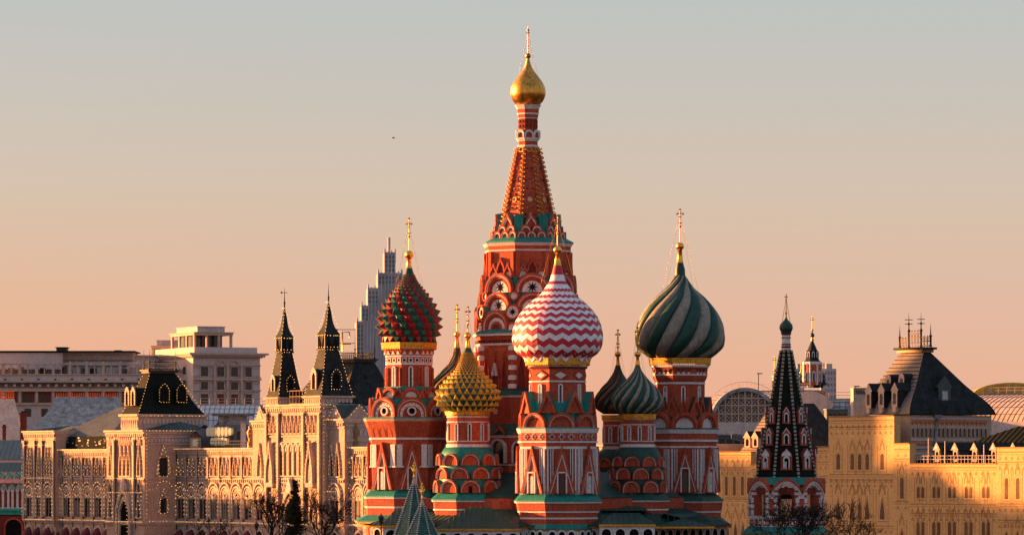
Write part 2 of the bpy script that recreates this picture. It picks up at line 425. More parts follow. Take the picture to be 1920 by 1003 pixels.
        mb.ring(T, T2, th - .1, th + .16, 'brick', M, closed=False)
        mb.ring(T2, T3, th - .05, th + .12, line, M, closed=False)
        return s.sub(mb, 'gable')
    def pil(s, k, hw, us, py0, py1, m='white', th=.2, base=None, name='pilaster'):
        q = s.s; M = s.fr(k, hw, py1)
        for u, w in us:
            mb = MB(); mb.box((u - w / 2) * q, (u + w / 2) * q, -.05, th, 0, (py1 - py0) * q, m, M)
            if base: mb.box((u - w * .8) * q, (u + w * .8) * q, -.05, th + .08, -base * q, 0, m, M)
            s.sub(mb, name)
    def trigable(s, vk, hw, py0, py1, w, depth=26, m='brick', roof='teal', kind='tri', n=8):
        """plain triangular gable set over a corner of the octagon"""
        q = s.s; M = frame(ph(vk), hw * q, s.z(py1)); h = (py1 - py0) * q; mb = MB()
        o = arch(w * q, h, kind, 12); i = arch(w * q, h, kind, 12, 0, 0, .74)
        mb.ext(o, -depth * q, 0, m, M, roof); mb.ring(o, i, -.05, .22, m, M, closed=False)
        return s.sub(mb, 'gable')
    def skirt(s, py0, hw0, py1, hw1, m='teal', edge='white', eh=3.0, n=8, name='skirt_roof'):
        mb = MB(); s.oct(mb, m, [(hw0, py0), (hw1 * .965 + hw0 * .035, py1 - 2), (hw1, py1)], n)
        s.oct(mb, edge, [(hw1 - 1.2, py1 + .15), (hw1 - 1.6, py1 + eh)], n)
        return s.sub(mb, name)
    # ---- domes
    def zig_dome(s, tab, bands, nz, amp):
        f = curve(tab); mb = MB(); q = s.s; n = nz * 2
        for b in range(len(bands) - 1):
            y0, y1 = bands[b], bands[b + 1]      # top, bottom in pixels
            m = 'stripe_white' if b % 2 == 0 else 'stripe_red'
            a0 = amp(y0); a1 = amp(y1); vs = []; fs = []; L = 4
            for j in range(L + 1):
                t = j / L
                for i in range(n):
                    sg = 1 if i % 2 else -1
                    y = (y0 - a0 * 1.2 - .6) * (1 - t) + (y1 + a1 * sg) * t
                    r = (f(y) + (.1 + 1.15 * t) * min(1, .25 + f(y) / 60)) * q
                    th = PH0 + 2 * math.pi * i / n
                    vs.append((r * math.sin(th), -r * math.cos(th), s.z(y)))
            for i in range(n):      # lip under the lower edge
                y = y1 + a1 * (1 if i % 2 else -1); r = (f(y) - 1.0) * q; th = PH0 + 2 * math.pi * i / n
                vs.append((r * math.sin(th), -r * math.cos(th), s.z(y)))
            for j in range(L + 1):
                for i in range(n):
                    k = (i + 1) % n; fs.append((j * n + i, j * n + k, (j + 1) * n + k, (j + 1) * n + i))
            mb.add(vs, fs, m, False)
        return mb
    def swirl_dome(s, tab, lobes, twist, cols, depth=.07, sub=8, nz=54, step=None):
        f = curve(tab); g = curve(twist); mb = MB(); q = s.s; n = lobes * sub
        y0, y1 = tab[0][0], tab[-1][0]; vs = []
        for j in range(nz + 1):
            y = y0 + (y1 - y0) * j / nz
            for i in range(n):
                c = (i % sub) / sub
                lob = 1 - depth + depth * (math.sin(math.pi * c) ** .6 if step is None else (c ** .8)) * 1.6
                r = f(y) * lob * q; th = R(g(y)) + 2 * math.pi * i / n
                vs.append((r * math.sin(th), -r * math.cos(th), s.z(y)))
        fl = {}
        for j in range(nz):
            for i in range(n):
                k = (i + 1) % n
                fl.setdefault(cols[(i // sub) % len(cols)], []).append((j * n + i, j * n + k, (j + 1) * n + k, (j + 1) * n + i))
        for m, fs in fl.items(): mb.add(vs, fs, m, True)
        return mb
    def spike_dome(s, tab, n, ratio, peak, colour, tri=False, back=None, minstep=3.0):
        f = curve(tab); mb = MB(); q = s.s; y1 = tab[-1][0]; ytop = tab[0][0]; ys = [y1]
        while ys[-1] > ytop + minstep * .6:
            ys.append(ys[-1] - max(minstep, ratio * 2 * math.pi * f(ys[-1] - 4) / n))
        s_ = lambda hw, y, th: (hw * q * math.sin(th), -hw * q * math.cos(th), s.z(y))
        if back: mb.rev([(f(y) * q, s.z(y)) for y in [y1 + (ytop - y1) * j / 40 for j in range(41)]], 48, back, True)
        for r in range(len(ys) - 1):
            yb, yt = ys[r], max(ytop, ys[r + 1]); cw = 2 * math.pi / n; off = -r * .5
            p = peak * 2 * math.pi * f((yb + yt) / 2) / n
            slope = (f(yt) - f(yb)) / max(.1, yb - yt)       # tilt the peak along the surface's normal
            ln = math.hypot(1, slope); ym = (yb + yt) / 2
            for j in range(n):
                a = PH0 + (j + off) * cw; m = colour(r, j)
                if tri:
                    A = s_(f(yb) + .2, yb, a - cw * .5); B = s_(f(yb) + .2, yb, a + cw * .5); C = s_(f(yt) + .2, yt, a)
                    ymm = yb * .62 + yt * .38
                    D = s_(f(ymm) + p / ln, ymm + p * slope / ln, a)
                    mb.add([A, B, C, D], [(0, 1, 3), (1, 2, 3), (2, 0, 3)], m)
                else:
                    A = s_(f(yb), yb, a - cw * .5); B = s_(f(yb), yb, a + cw * .5); C = s_(f(yt), yt, a + cw * .5); D = s_(f(yt), yt, a - cw * .5)
                    E = s_(f(ym) + p / ln, ym + p * slope / ln, a)
                    mb.add([A, B, C, D, E], [(0, 1, 4), (1, 2, 4), (2, 3, 4), (3, 0, 4)], m)
        return mb
def star(r, cu, cv, n=8):
    return [(cu + (r if i % 2 == 0 else r * .38) * math.cos(math.pi * i / n + math.pi / 2), cv + (r if i % 2 == 0 else r * .38) * math.sin(math.pi * i / n + math.pi / 2)) for i in range(2 * n)]
KV = (-2, -1, 0, 1, 2)
KH = (-2.5, -1.5, -.5, .5, 1.5, 2.5)
# ---------------------------------------------------------------- front tower: red and white striped dome
t = Tw(1045.5, 441.0, 'octagonal red tower under the red and white zigzag dome')
t.body('brick', [(55, 686), (52, 694), (52, 770)]).body('teal', [(54, 752), (60, 775), (63, 802)]).body('brick', [(72, 803), (72, 942)])
t.body('brick', [(78, 940), (72, 985)]).body('brick', [(72, 985), (72, 1110)]); t.done()
dome = t.zig_dome([(517, 12), (526, 14.5), (535, 20), (551, 31), (566, 49), (582, 65), (600, 77), (619, 83), (634, 84.5), (650, 82), (662, 75), (672, 60)],
    [516.5, 527.5, 533, 542, 547, 554, 559, 566, 571, 578, 583.5, 590, 596.5, 603, 611, 619, 628.5, 639, 650, 660, 669, 676], 22, lambda y: .6 + 3.0 * max(0, min(1, (y - 525) / 110)))
t.sub(dome, 'onion_dome', label='onion dome of overlapping red and white zigzag bands')
c = MB(); t.oct(c, 'stripe_red', [(7, 497), (12.5, 519)], 16, True); t.sub(c, 'dome_neck')
t.finial(469, 8, 476, 3.4, 498, 6.8, 404, 414, 5.5, dome=(55, 572))
t.goldband(672.5, 686, 61)
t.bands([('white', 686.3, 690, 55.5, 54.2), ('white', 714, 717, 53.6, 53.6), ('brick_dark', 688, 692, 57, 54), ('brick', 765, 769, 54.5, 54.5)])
for k in KV:
    M = t.fr(k, 52, 704); q = t.s; mb = MB(); dm = lambda a, b: [(a * q, 0), (0, b * q), (-a * q, 0), (0, -b * q)]
    mb.ring(dm(17, 10), dm(11, 6.5), -.02, .12, 'brick', M); mb.ext(dm(11, 6.5), -.02, .07, 'white', M); t.sub(mb, 'diamond_panel')
    t.win(k, 52, 0, 720, 757, 9, 2.4, g='glass' if k == 0 else 'white_old')
    t.koko(k, 67.5, 0, 774, 802, 53, 16, rim=.80, ln=.05, th=.35, extra='inner')
    t.vee(k, 72, 836, 924, 53)
    fw = 57.6
    t.pil(k, 72, [(-26, 3), (-20.5, 1.7), (-16.5, 1.4), (16.5, 1.4), (20.5, 1.7), (26, 3)], 842, 926)
    t.win(k, 73.5, 0, 884, 924, 19, 2.6, boxed=True, g='glass' if k == 0 else 'white_old', deep=.42)
    mb = MB(); M = t.fr(k, 73.4, 819); 
    for u in (-18, 0, 18):
        for a, b in ((1.2, 4.6), (4.4, 1.2)):
            mb.box((u - a - 1) * q, (u + a + 1) * q, -.05, .05, (-b - 1) * q, (b + 1) * q, 'white', M)
            mb.box((u - a) * q, (u + a) * q, .05, .08, -b * q, b * q, 'brick_dark', M)
    t.sub(mb, 'cross_frieze')
for vk in KH: t.trigable(vk, 66, 734, 775, 38, 26, roof='teal')
t.bands([('teal', 801.2, 803.4, 76.5, 77.5), ('white', 803.5, 812, 77.5, 74.5), ('brick', 812, 827, 73.3, 73.3), ('white', 827, 830, 74.6, 74.6), ('white', 837, 841.5, 73.6, 73.6)])
t.skirt(926, 73, 939.5, 84)
t.bands([('white', 957, 960, 77.5, 77.2), ('white', 969, 972, 75.2, 75.0), ('brick', 943, 957, 80, 78.4)])
t.skirt(978, 71, 992, 77, edge='gold_paint')
# ---------------------------------------------------------------- left tower: red and green spiked dome
t = Tw(767, 453.0, 'octagonal red tower under the spiked red and green dome')
t.body('brick', [(48, 655), (44, 668), (43, 683), (43, 742)]).body('teal', [(47, 725), (57, 746), (68, 752), (69, 783)]).body('brick', [(85, 790), (80, 802), (74, 822), (73, 935)]).body('brick', [(83, 934), (80, 1110)]); t.done()
tab = [(514, 9.5), (527, 15), (543, 26), (559, 38), (575, 47.5), (591, 53.5), (607, 56), (623, 54), (634, 49), (643, 41)]
t.sub(t.spike_dome(tab, 22, .86, .56, lambda r, j: 'spike_red' if j % 2 else 'spike_green', minstep=3.4), 'onion_dome', label='onion dome covered in red and green pyramids')
c = MB(); t.oct(c, 'dome_green', [(5.5, 502), (10, 516)], 16, True); t.sub(c, 'dome_neck')
t.finial(478, 8.2, 485, 3.4, 503, 6, 410, 420, 4.5, dome=(40, 556))
t.goldband(643, 656, 52.5)
t.bands([('white', 667, 670, 45, 45), ('white', 681, 684.5, 44.6, 44.6)])
q = t.s
for k in KV:
    M = t.fr(k, 43, 676); mb = MB()
    for u in (-12, 0, 12):
        mb.ring(rect((u - 4.2) * q, (u + 4.2) * q, -4.2 * q, 4.2 * q), rect((u - 2.4) * q, (u + 2.4) * q, -2.4 * q, 2.4 * q), -.02, .09, 'white', M)
        mb.ext(rect((u - 2.4) * q, (u + 2.4) * q, -2.4 * q, 2.4 * q), -.02, .05, 'void', M)
        Mz = t.fr(k, 46.5, 665); mb.ext([((u - 4) * q, 0), ((u + 4) * q, 0), (u * q, 7 * q)], -.2, .06, 'white' if k >= 0 else 'white', Mz)
    t.sub(mb, 'square_frieze')
    t.win(k, 43, 0, 687, 728, 9, 2.4, g='glass' if k == 0 else 'white_old')
    t.pil(k, 43, [(-15.5, 2.2), (15.5, 2.2)], 690, 728, 'brick', .22)
    t.koko(k, 56, 0, 727, 748, 34, 22, extra='white', rim=.72, ln=.02, line='brick')
    t.koko(k, 71.5, 0, 746, 784, 58, 26, extra='dots', rim=.86, ln=.04)
    # arched machicolation under the cornice, leaning outwards
    M = t.fr(k, 74.6, 821, 81.5, 798); mb = MB()
    for u in (-16, 0, 16): mb.ext(arch(10.5 * q, 17 * q, 'round', 8, u * q, 1.5 * q), .06, .10, 'brick_dark', M); mb.ring(arch(14 * q, 20 * q, 'round', 8, u * q, 1 * q), arch(11 * q, 17.5 * q, 'round', 8, u * q, 1 * q), .0, .24, 'brick', M, closed=False)
    t.sub(mb, 'arch_frieze')
    t.pil(k, 73, [(-23, 10.5), (23, 10.5)], 833, 873, th=.18, base=3)
    t.vee(k, 73, 829, 917, 50)
    t.win(k, 74.5, 0, 875, 917, 18, 2.6, boxed=True, g='glass' if k == 0 else 'white_old', deep=.42)
for vk in KH: t.trigable(vk, 60, 727, 748, 22, 18, kind='keel')
t.bands([('teal', 782.4, 784.6, 85, 87), ('stone_pale', 784.8, 790, 87, 84), ('white', 820.5, 824, 75.6, 75.6)])
t.skirt(918, 74, 931, 87)
t.bands([('white', 948, 951.5, 84, 83.6), ('brick', 935, 947, 85.5, 84)])
t.skirt(963, 80, 977, 104, edge='gold_paint')
# ---------------------------------------------------------------- right tower: green swirl dome
t = Tw(1275, 459.0, 'octagonal red tower under the large dark green swirled dome')
t.body('brick', [(54, 686), (50, 694), (50, 708), (46, 716), (45, 745), (50, 768), (52, 776)]).body('roof_green', [(52, 772), (60, 804)]).body('brick', [(68, 804), (67, 935)]).body('brick', [(76, 934), (73, 1110)]); t.done()
tab = [(516, 9.5), (528, 17), (539, 25), (558, 45), (578, 62.5), (597, 73), (615, 79.5), (631, 81.5), (648, 79), (660, 71), (671, 57)]
t.sub(t.swirl_dome(tab, 16, [(515, 95), (528, 62), (539, 42), (560, 26), (578, 16), (600, 6), (630, -5), (655, -18), (672, -34)], ('dome_green', 'dome_cream'), .075, 10), 'onion_dome', label='large onion dome of twisted dark green and grey ribs')
c = MB(); t.oct(c, 'dome_dark_green', [(5.5, 491), (9.5, 505), (10, 518)], 16, True); t.sub(c, 'dome_neck')
t.finial(462, 7.6, 469, 3.6, 493, 6.2, 393, 401, 5.5, dome=(46, 556))
t.goldband(672, 685, 57.5)
t.bands([('white', 685.2, 689, 55, 54), ('white', 702, 704.5, 51.5, 51.5), ('white', 717, 720.5, 46.5, 46.5)])
q = t.s
for k in KV:
    M = t.fr(k, 50, 702); mb = MB()
    for u in (-10, 0, 10): mb.ext(arch(5 * q, 4 * q, 'round', 8, u * q), .02, .1, 'white', M); mb.ext([((u - 5) * q, 10 * q), ((u + 5) * q, 10 * q), (u * q, 4 * q)], -.02, .12, 'brick_dark', M)
    t.sub(mb, 'arch_frieze')
    t.win(k, 45, 0, 724, 762, 8.5, 2.2, g='glass' if k == 0 else 'white_old')
    t.koko(k, 63.5, 0, 773, 803, 51, 22, extra='white', rim=.76, ln=.02, line='brick', th=.4, roof='roof_green')
    t.vee(k, 67.5, 838, 922, 50)
    t.pil(k, 67.5, [(-24, 3), (-19, 1.7), (-15, 1.4), (15, 1.4), (19, 1.7), (24, 3)], 842, 924)
    t.win(k, 69, 0, 876, 922, 18, 2.6, boxed=True, g='glass' if k == 0 else 'white_old', deep=.42)
for vk in KH: t.trigable(vk, 57, 744, 786, 34, 20, roof='roof_green')
for k in KV: t.trigable(k, 50, 745, 780, 22, 10, roof='roof_green')
t.bands([('roof_green', 802.4, 805, 70, 73), ('white', 805.2, 813, 73, 70.5), ('white', 824, 828, 70.2, 70.2), ('white', 836, 839.5, 68.6, 68.6), ('brick', 813, 824, 69.4, 69.4)])
t.skirt(925, 68, 938.5, 81, m='roof_green')
t.bands([('white', 957, 960, 77, 76.6), ('white', 969, 972, 75.5, 75.2), ('brick', 941, 956, 78.4, 77)])
t.skirt(966, 73, 986, 96, m='roof_green', edge='gold_paint')
# ---------------------------------------------------------------- small round towers
def small(px, Y, label, hw, drum, rows, skirt_m):
    """drum = (top, bottom, half width); rows = three tiers of rounded gables"""
    t = Tw(px, Y, label); d0, d1, dh = drum
    t.body('brick', [(dh, d0), (dh, d1)], 32).body('brick', [(hw * .86, d1 + 12), (hw * .9, 927)], 32)
    t.body('brick', [(hw * 1.14, 935), (hw * 1.1, 1110)]); t.done()
    t.bands([('white', d0 + 8, d0 + 10.5, dh + .9, dh + .9), ('white', d0 + 18, d0 + 20, dh + .8, dh + .8), ('white', d1 - 10, d1 - 8, dh + .8, dh + .8), ('white', d1 - 3.5, d1 + 2, dh + 1.3, dh + 1.8)], n=32)
    mb = MB(); t.oct(mb, skirt_m, [(dh + .4, d1 + 2), (dh + 5, d1 + 4), (hw * .86, d1 + 12), (hw * .92, d1 + 22), (hw * .96, 927)], 32, True); t.sub(mb, 'shoulder_roof')
    for k in range(-2, 3): t.win(k, dh, 0, d0 + 21, d1 - 10, 7.5, 2.0, n=11 if False else 10, g='glass', deep=.14)
    for (y0, y1, hh, off, m) in rows:
        n = 9
        for i in range(-2, 3):
            t.koko(i + off, hh, 0, y0 + 2.5, y1, 2 * math.pi * hh / n * (.9), 16, roof=skirt_m, extra='door' if m and i + off == 0 else None, n=n, rim=.87, ln=.055, th=.2, inner=False)
    t.skirt(922, hw * .98, 937, hw * 1.25, m=skirt_m)
    t.bands([('brick', 940, 952, hw * 1.18, hw * 1.16), ('white', 953, 956, hw * 1.17, hw * 1.17)])
    return t
t = small(877, 447.0, 'round red tower under the spiked yellow and green dome', 57, (772, 836, 39.5), [(848, 872, 54.5, .0, 0), (873, 897, 57, .5, 0), (897, 923, 59.5, 0, 1)], 'teal')
tab = [(660, 9.6), (680, 17), (694, 24), (704, 33), (716, 44), (728, 52.5), (739.5, 58), (751.5, 57), (761, 52), (771, 42)]
t.sub(t.spike_dome(tab, 26, .82, .46, lambda r, j: 'dome_yellow', True, 'dome_green', 2.6), 'onion_dome', label='onion dome of yellow spikes on green')
c = MB(); t.oct(c, 'dome_green', [(5, 650), (10, 663)], 16, True); t.sub(c, 'dome_neck')
t.finial(629, 6.2, 634, 2.8, 652, 5.2, 576, 584, 3.6, dome=(30, 700), rod=.06, wr=.011)
t.goldband(771.5, 779, 43, 32)
t = small(1195.5, 449.0, 'small round red tower under the finely swirled green dome', 49, (777, 836, 31.5), [(853, 874, 46.5, .5, 0), (874, 898, 49, 0, 0), (898, 923, 52, .5, 1)], 'roof_green')
tab = [(683, 3.6), (694, 7.5), (711, 20), (728, 36), (742, 44.5), (749, 47.5), (759, 46.5), (769, 40), (776, 30)]
t.sub(t.swirl_dome(tab, 26, [(683, 70), (694, 48), (711, 28), (728, 12), (745, 0), (760, -12), (776, -30)], ('dome_green', 'dome_cream'), .06, 6, 40), 'onion_dome', label='small onion dome of thin twisted green and grey ribs')
t.finial(664, 6, 670, 2.6, 684, 4.8, 614, 622, 3.4, dome=(22, 714), rod=.06, wr=.011)
t.goldband(776.5, 787, 35, 32)
t = small(1158.5, 466.0, 'small round red tower with a dark ridged dome, partly behind its neighbour', 46, (779, 840, 28), [(856, 876, 44, 0, 0), (876, 900, 47, .5, 0), (900, 924, 49, 0, 0)], 'roof_green')
tab = [(684, 4), (697, 8), (712, 17), (728, 31), (742, 40), (753, 43.5), (763, 41.5), (776, 27)]
t.sub(t.swirl_dome(tab, 14, [(683, 120), (700, 80), (720, 48), (740, 20), (776, -20)], ('dome_dark_green', 'dome_brown'), .12, 6, 44, step=1), 'onion_dome', label='onion dome with stepped dark green and brown ridges')
t.finial(664, 6, 670, 2.6, 685, 4.8, 619, 627, 3.4, dome=(20, 714), rod=.06, wr=.011)
t.goldband(778, 787, 31, 32)
t = small(857, 466.0, 'small round red tower with a green and brown ridged dome, behind the yellow dome', 46, (752, 836, 34), [(850, 872, 44, 0, 0), (873, 897, 47, .5, 0), (897, 923, 49, 0, 0)], 'teal')
tab = [(650, 5), (664, 8), (680, 15), (697, 30), (712, 44), (724, 50), (736, 48), (748, 37)]
t.sub(t.swirl_dome(tab, 16, [(650, 110), (668, 70), (690, 40), (712, 15), (748, -25)], ('dome_green', 'dome_brown'), .12, 6, 44, step=1), 'onion_dome', label='onion dome with green and brown spiral ridges')
t.finial(627, 5.8, 632, 2.6, 652, 5, 572, 580, 3.4, dome=(26, 692), rod=.06, wr=.011)
t.goldband(748, 757, 38, 32)
# the far tower, hidden behind the central one; enlarged to shade the right tower
t = Tw(988, 468.5, 'octagonal red tower at the back, hidden behind the central one')
t.body('brick', [(58, 680), (58, 770), (70, 778), (76, 804)]).body('brick', [(78, 804), (78, 1110)]); t.done()
tab = [(462, 5), (490, 18), (515, 38), (540, 56), (565, 69), (600, 74), (630, 72), (655, 66), (674, 55)]
t.sub(t.swirl_dome(tab, 16, [(462, 60), (674, -30)], ('dome_green', 'dome_red'), .07, 6, 30), 'onion_dome', label='onion dome of green and red ribs')
t.goldband(673, 684, 60)
# ---------------------------------------------------------------- central tented tower
t = Tw(990, 456.0, 'tall central tower with a red tented roof, gold ribbons and a small gold dome')
t.body('brick', [(18, 262), (18, 278)]).body('brick', [(17, 222), (17, 246)]).body('brick', [(78, 463), (78, 525)]).body('teal', [(77, 515), (83, 560), (96, 628)])
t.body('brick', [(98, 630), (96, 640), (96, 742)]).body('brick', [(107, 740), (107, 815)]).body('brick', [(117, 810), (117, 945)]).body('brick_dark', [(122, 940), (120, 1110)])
t.done(); q = t.s
mb = MB(); f = curve([(110, 2.6), (117, 4.2), (128, 8), (141.6, 17.5), (154.5, 27), (166, 32.2), (176, 33.2), (188, 29.5), (198.5, 21)])
mb.rev([(f(y) * q, t.z(y)) for y in [110 + 88.5 * i / 40 for i in range(41)]], 32, 'gold_old', True)
t.sub(mb, 'onion_dome', label='small gilded onion dome at the very top')
mb = MB(); mb.ball((0, 0, t.z(105.5)), 5.4 * q, 'gold_old', 14, 10); t.sub(mb, 'finial')
cr = MB(); cr.tube([(0, 0, t.z(102)), (0, 0, t.z(51))], [.07, .05], 'gold_old', 6); cr.ball((0, 0, t.z(57.5)), 2.6 * q, 'gold_old', 10, 8)
cr.tube([(-3.4 * q, 0, t.z(62)), (3.4 * q, 0, t.z(62))], .05, 'gold_old', 5); t.sub(cr, 'cross')
for i in range(4):
    a = PH0 + R(45 + 90 * i); w = MB(); w.tube([(0, 0, t.z(60)), (27 * q * math.sin(a), -27 * q * math.cos(a), t.z(155))], .013, 'gold_old', 4); t.sub(w, 'guy_wire')
t.bands([('white', 198, 202, 25, 22.5), ('white_old', 202, 206, 22, 21), ('brick', 206, 213, 20.5, 20), ('white', 213, 216, 20.5, 20), ('brick', 216, 222, 19.5, 18.5), ('white', 222, 223.5, 18.4, 18.4),
         ('white', 259.5, 263, 22.5, 21.5), ('white', 263, 266, 20, 19), ('white', 273, 277, 19.5, 19.5)])
for k in KV:
    t.koko(k, 21, 0, 245, 259.5, 16.5, 6, rim=.70, ln=.14, th=.14, m='white', roof='roof_green')
    mb = MB(); M = t.fr(k, 17.1, 243)
    for u in (-3.4, 3.4):
        for v in (1, 10): mb.ring(rect((u - 2.6) * q, (u + 2.6) * q, v * q, (v + 8) * q), rect((u - 1.9) * q, (u + 1.9) * q, (v + .8) * q, (v + 7) * q), 0, .07, 'brick', M); mb.ext(rect((u - 1.9) * q, (u + 1.9) * q, (v + .8) * q, (v + 7) * q), 0, .02, 'brick_dark', M)
    t.sub(mb, 'panel')
tent = MB(); t.oct(tent, 'brick', [(18.5, 277), (54, 448)])
for k in range(-3, 4):      # ribs with gilded ribbons winding down each corner
    a = ph(k) - R(22.5); d = Vector((math.sin(a), -math.cos(a), 0)); u = Vector((math.cos(a), math.sin(a), 0))
    P = lambda py: d * ((18.5 + (54 - 18.5) * (py - 277) / 171) * OCT * q) + Vector((0, 0, t.z(py)))
    rb = MB(); rb.tube([P(277), P(446)], .17, 'brick', 6)
    t.sub(rb, 'tent_rib')
    rb = MB(); pts = []
    for i in range(0, 221):
        py = 279 + (444 - 279) * i / 220; w = 2 * math.pi * (py - 279) / 8.6; am = (.17 + .24 * (py - 279) / 165)
        pts.append(P(py) + u * math.sin(w) * am + d * (.24 + .15 * math.cos(w)))
    rb.tube(pts, .055, 'gold_paint', 5); t.sub(rb, 'gold_ribbon')
for k in KV:
    M = t.fr(k, 18.5, 277, 54, 448); M = t.fr(k, 54, 448, 18.5, 277); L = 171 * q * 1.02
    mb = MB(); C = lambda v, r, u=0: [(u + r * math.cos(b * .3142), v + r * math.sin(b * .3142)) for b in range(20)]
    at = lambda py: (448 - py) * q * 1.022
    mb.ring(C(at(282.5), 5.4 * q), C(at(282.5), 3.8 * q), -.02, .14, 'gold_paint', M); mb.ext(C(at(282.5), 3.8 * q), -.02, .05, 'brick', M)
    t.sub(mb, 'gold_ring'); mb = MB()
    mb.ring(C(at(377), 5 * q), C(at(377), 3.4 * q), -.02, .14, 'gold_paint', M); mb.ext(C(at(377), 3.4 * q), -.02, .05, 'white_old', M)
    t.sub(mb, 'gold_ring')
    mb = tent; random.seed(40 + k)
    for py, us in ((300, (0,)), (318, (-4, 4)), (338, (0,)), (340, (-7, 7)), (356, (-5, 5)), (366, (-12, 12, 0)), (377, (-10, 10)), (392, (-14, -5, 5, 14)), (404, (-9, 9))):
        for u in us:
            mb.ext(star(1.9 * q, u * q, at(py), 4), -.02, .09, random.choice(('dome_green', 'white_old', 'void')), M)
    for py in range(290, 405, 13):
        for e in (-1, 1): mb.box((e * (18.5 + 35.5 * (py - 277) / 171) * .30 - .5) * q, (e * (18.5 + 35.5 * (py - 277) / 171) * .30 + .5) * q, -.02, .06, at(py + 4), at(py), 'brick_dark', M)
    t.koko(k, 60, 0, 402, 430, 25, 12, kind='keel', rim=.68, ln=.13, th=.22)
    for u in (-10.5, 10.5): t.koko(k, 64, u, 425, 439, 19, 8, rim=.64, ln=.17, th=.16)
    for u in (-18.5, 0, 18.5): t.koko(k, 69, u, 436, 449, 17.5, 8, rim=.64, ln=.17, th=.16)
t.sub(tent, 'tent_roof')
for vk in KH[2:]:
    M = frame(ph(vk), 62 * q, t.z(447)); mb = MB(); mb.ext([(9 * q, 0), (9 * q, 36 * q), (4 * q, 42 * q), (-4 * q, 42 * q), (-9 * q, 36 * q), (-9 * q, 0)], -16 * q, 0, 'teal', M); t.sub(mb, 'gable_roof')
t.skirt(447, 68, 458, 85.5, edge='white', eh=1)
t.bands([('white', 458.5, 464, 85, 81), ('brick', 464, 471, 80.5, 79.5), ('white', 471, 474, 81, 80)])
for k in KV:
    t.pil(k, 78, [(-27, 7), (27, 7)], 475, 520, 'brick', .3)
    for u in (-17, 17): t.koko(k, 81, u, 496, 524, 21, 10, kind='keel', rim=.76, ln=.04, m='brick', tymp='white', extra=None, th=.22, line='brick_dark')
    mb = MB(); M = t.fr(k, 81.6, 511)
    for u in (-17, 17): mb.ext(star(2.4 * q, u * q, 0, 8), -.1, .04, 'void', M); mb.box((u - 1.6) * q, (u + 1.6) * q, -.1, .0, -9 * q, 4 * q, 'white_old', M)
    t.sub(mb, 'niche_mark')
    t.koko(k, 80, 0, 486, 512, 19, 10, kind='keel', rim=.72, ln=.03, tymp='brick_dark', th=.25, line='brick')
    t.koko(k, 84.5, 0, 516, 551, 64, 20, extra='star', th=.4)
    t.koko(k, 89, 0, 551, 584, 63, 20, extra='star', th=.4)
    t.koko(k, 95, 0, 584, 622, 62, 26, extra='niche', th=.4)
    M = t.fr(k, 96.5, 652); mb = MB()
    for i in range(11): mb.box((-35 + 7 * i - 1.8) * q, (-35 + 7 * i + 1.8) * q, -.1, .18, 8 * q, 13 * q, 'brick_dark', M)
    t.sub(mb, 'arch_frieze')
    for u in (-22, 0, 22): t.win(k, 96, u, 660, 731, 18, 1.5, m='brick', g='brick_dark', kind='keel', deep=.24, name='niche')
    t.win(k, 99, 0, 682, 706, 13, 2.4, kind='tri', g='brick', deep=.3); t.win(k, 99.6, 0, 691, 706, 6.5, 1.4, deep=.2)
    for u in (-16, 8): t.win(k, 107, u, 768, 777, 8, 1.6, kind='tri' if False else 'round', g='white_old', deep=.1)
    for u in (-24, 24):
        t.koko(k, 116, u, 799, 818, 40, 14, kind='tri', rim=.76, ln=.05, roof='roof_green'); t.win(k, 117, u, 823, 868, 37, 3.4, deep=.4)
        t.win(k, 117, u, 874, 890, 18, 1.4, m='white', g='brick', deep=.08, kind='round')
for vk in KH:
    M = frame(ph(vk), 87 * q, t.z(566))
    mb = MB(); C = lambda v, r: [(r * q * math.cos(b * .2618), v * q + r * q * math.sin(b * .2618)) for b in range(24)]
    for v, r, e in ((8, 9, 0), (-22, 14, 1)):
        MM = frame(ph(vk), (88.5 if v > 0 else 97.5) * q, t.z(566))
        mb.ext(C(v, r + 1), -1.2, .0, 'brick', MM, 'teal'); mb.ring(C(v, r), C(v, r - 2.5), -.02, .22, 'brick', MM); mb.ext(C(v, r - 2.5), -.02, .06, 'white', MM)
        if e: mb.ext(star(8 * q, 0, v * q, 8), .06, .1, 'void', MM)
    t.sub(mb, 'medallion')
    M = frame(ph(vk), 101 * q, t.z(622)); mb = MB(); mb.ext(arch(20 * q, 15 * q, 'round', 12), -1.6, 0, 'brick', M, 'teal'); mb.ext(arch(13 * q, 11 * q, 'round', 12), 0, .06, 'white', M); t.sub(mb, 'gable')
    mb = MB(); mb.rev([(6 * q, t.z(735)), (6 * q, t.z(650))], 10, 'brick', True, 0, Matrix.Translation((98 * q * math.sin(ph(vk)), -98 * q * math.cos(ph(vk)), 0)))
    for py in (655, 673, 691.5, 710, 726): mb.rev([(5.5 * q, t.z(py + 5)), (8.6 * q, t.z(py + 3.6)), (8.6 * q, t.z(py - 3.6)), (5.5 * q, t.z(py - 5))], 10, 'white', False, 0, Matrix.Translation((98 * q * math.sin(ph(vk)), -98 * q * math.cos(ph(vk)), 0)))
    t.sub(mb, 'column')
t.skirt(617, 92, 627, 105, edge='white', eh=4.5)
t.bands([('white', 645.5, 649, 98, 98), ('white', 743, 746, 108.5, 108.5), ('white', 818, 821, 118.5, 118.5), ('white', 870, 872.5, 118.2, 118.2)])
t.skirt(729, 97, 742, 110, m='roof_green')
t.skirt(795, 107, 816, 121, m='roof_green')
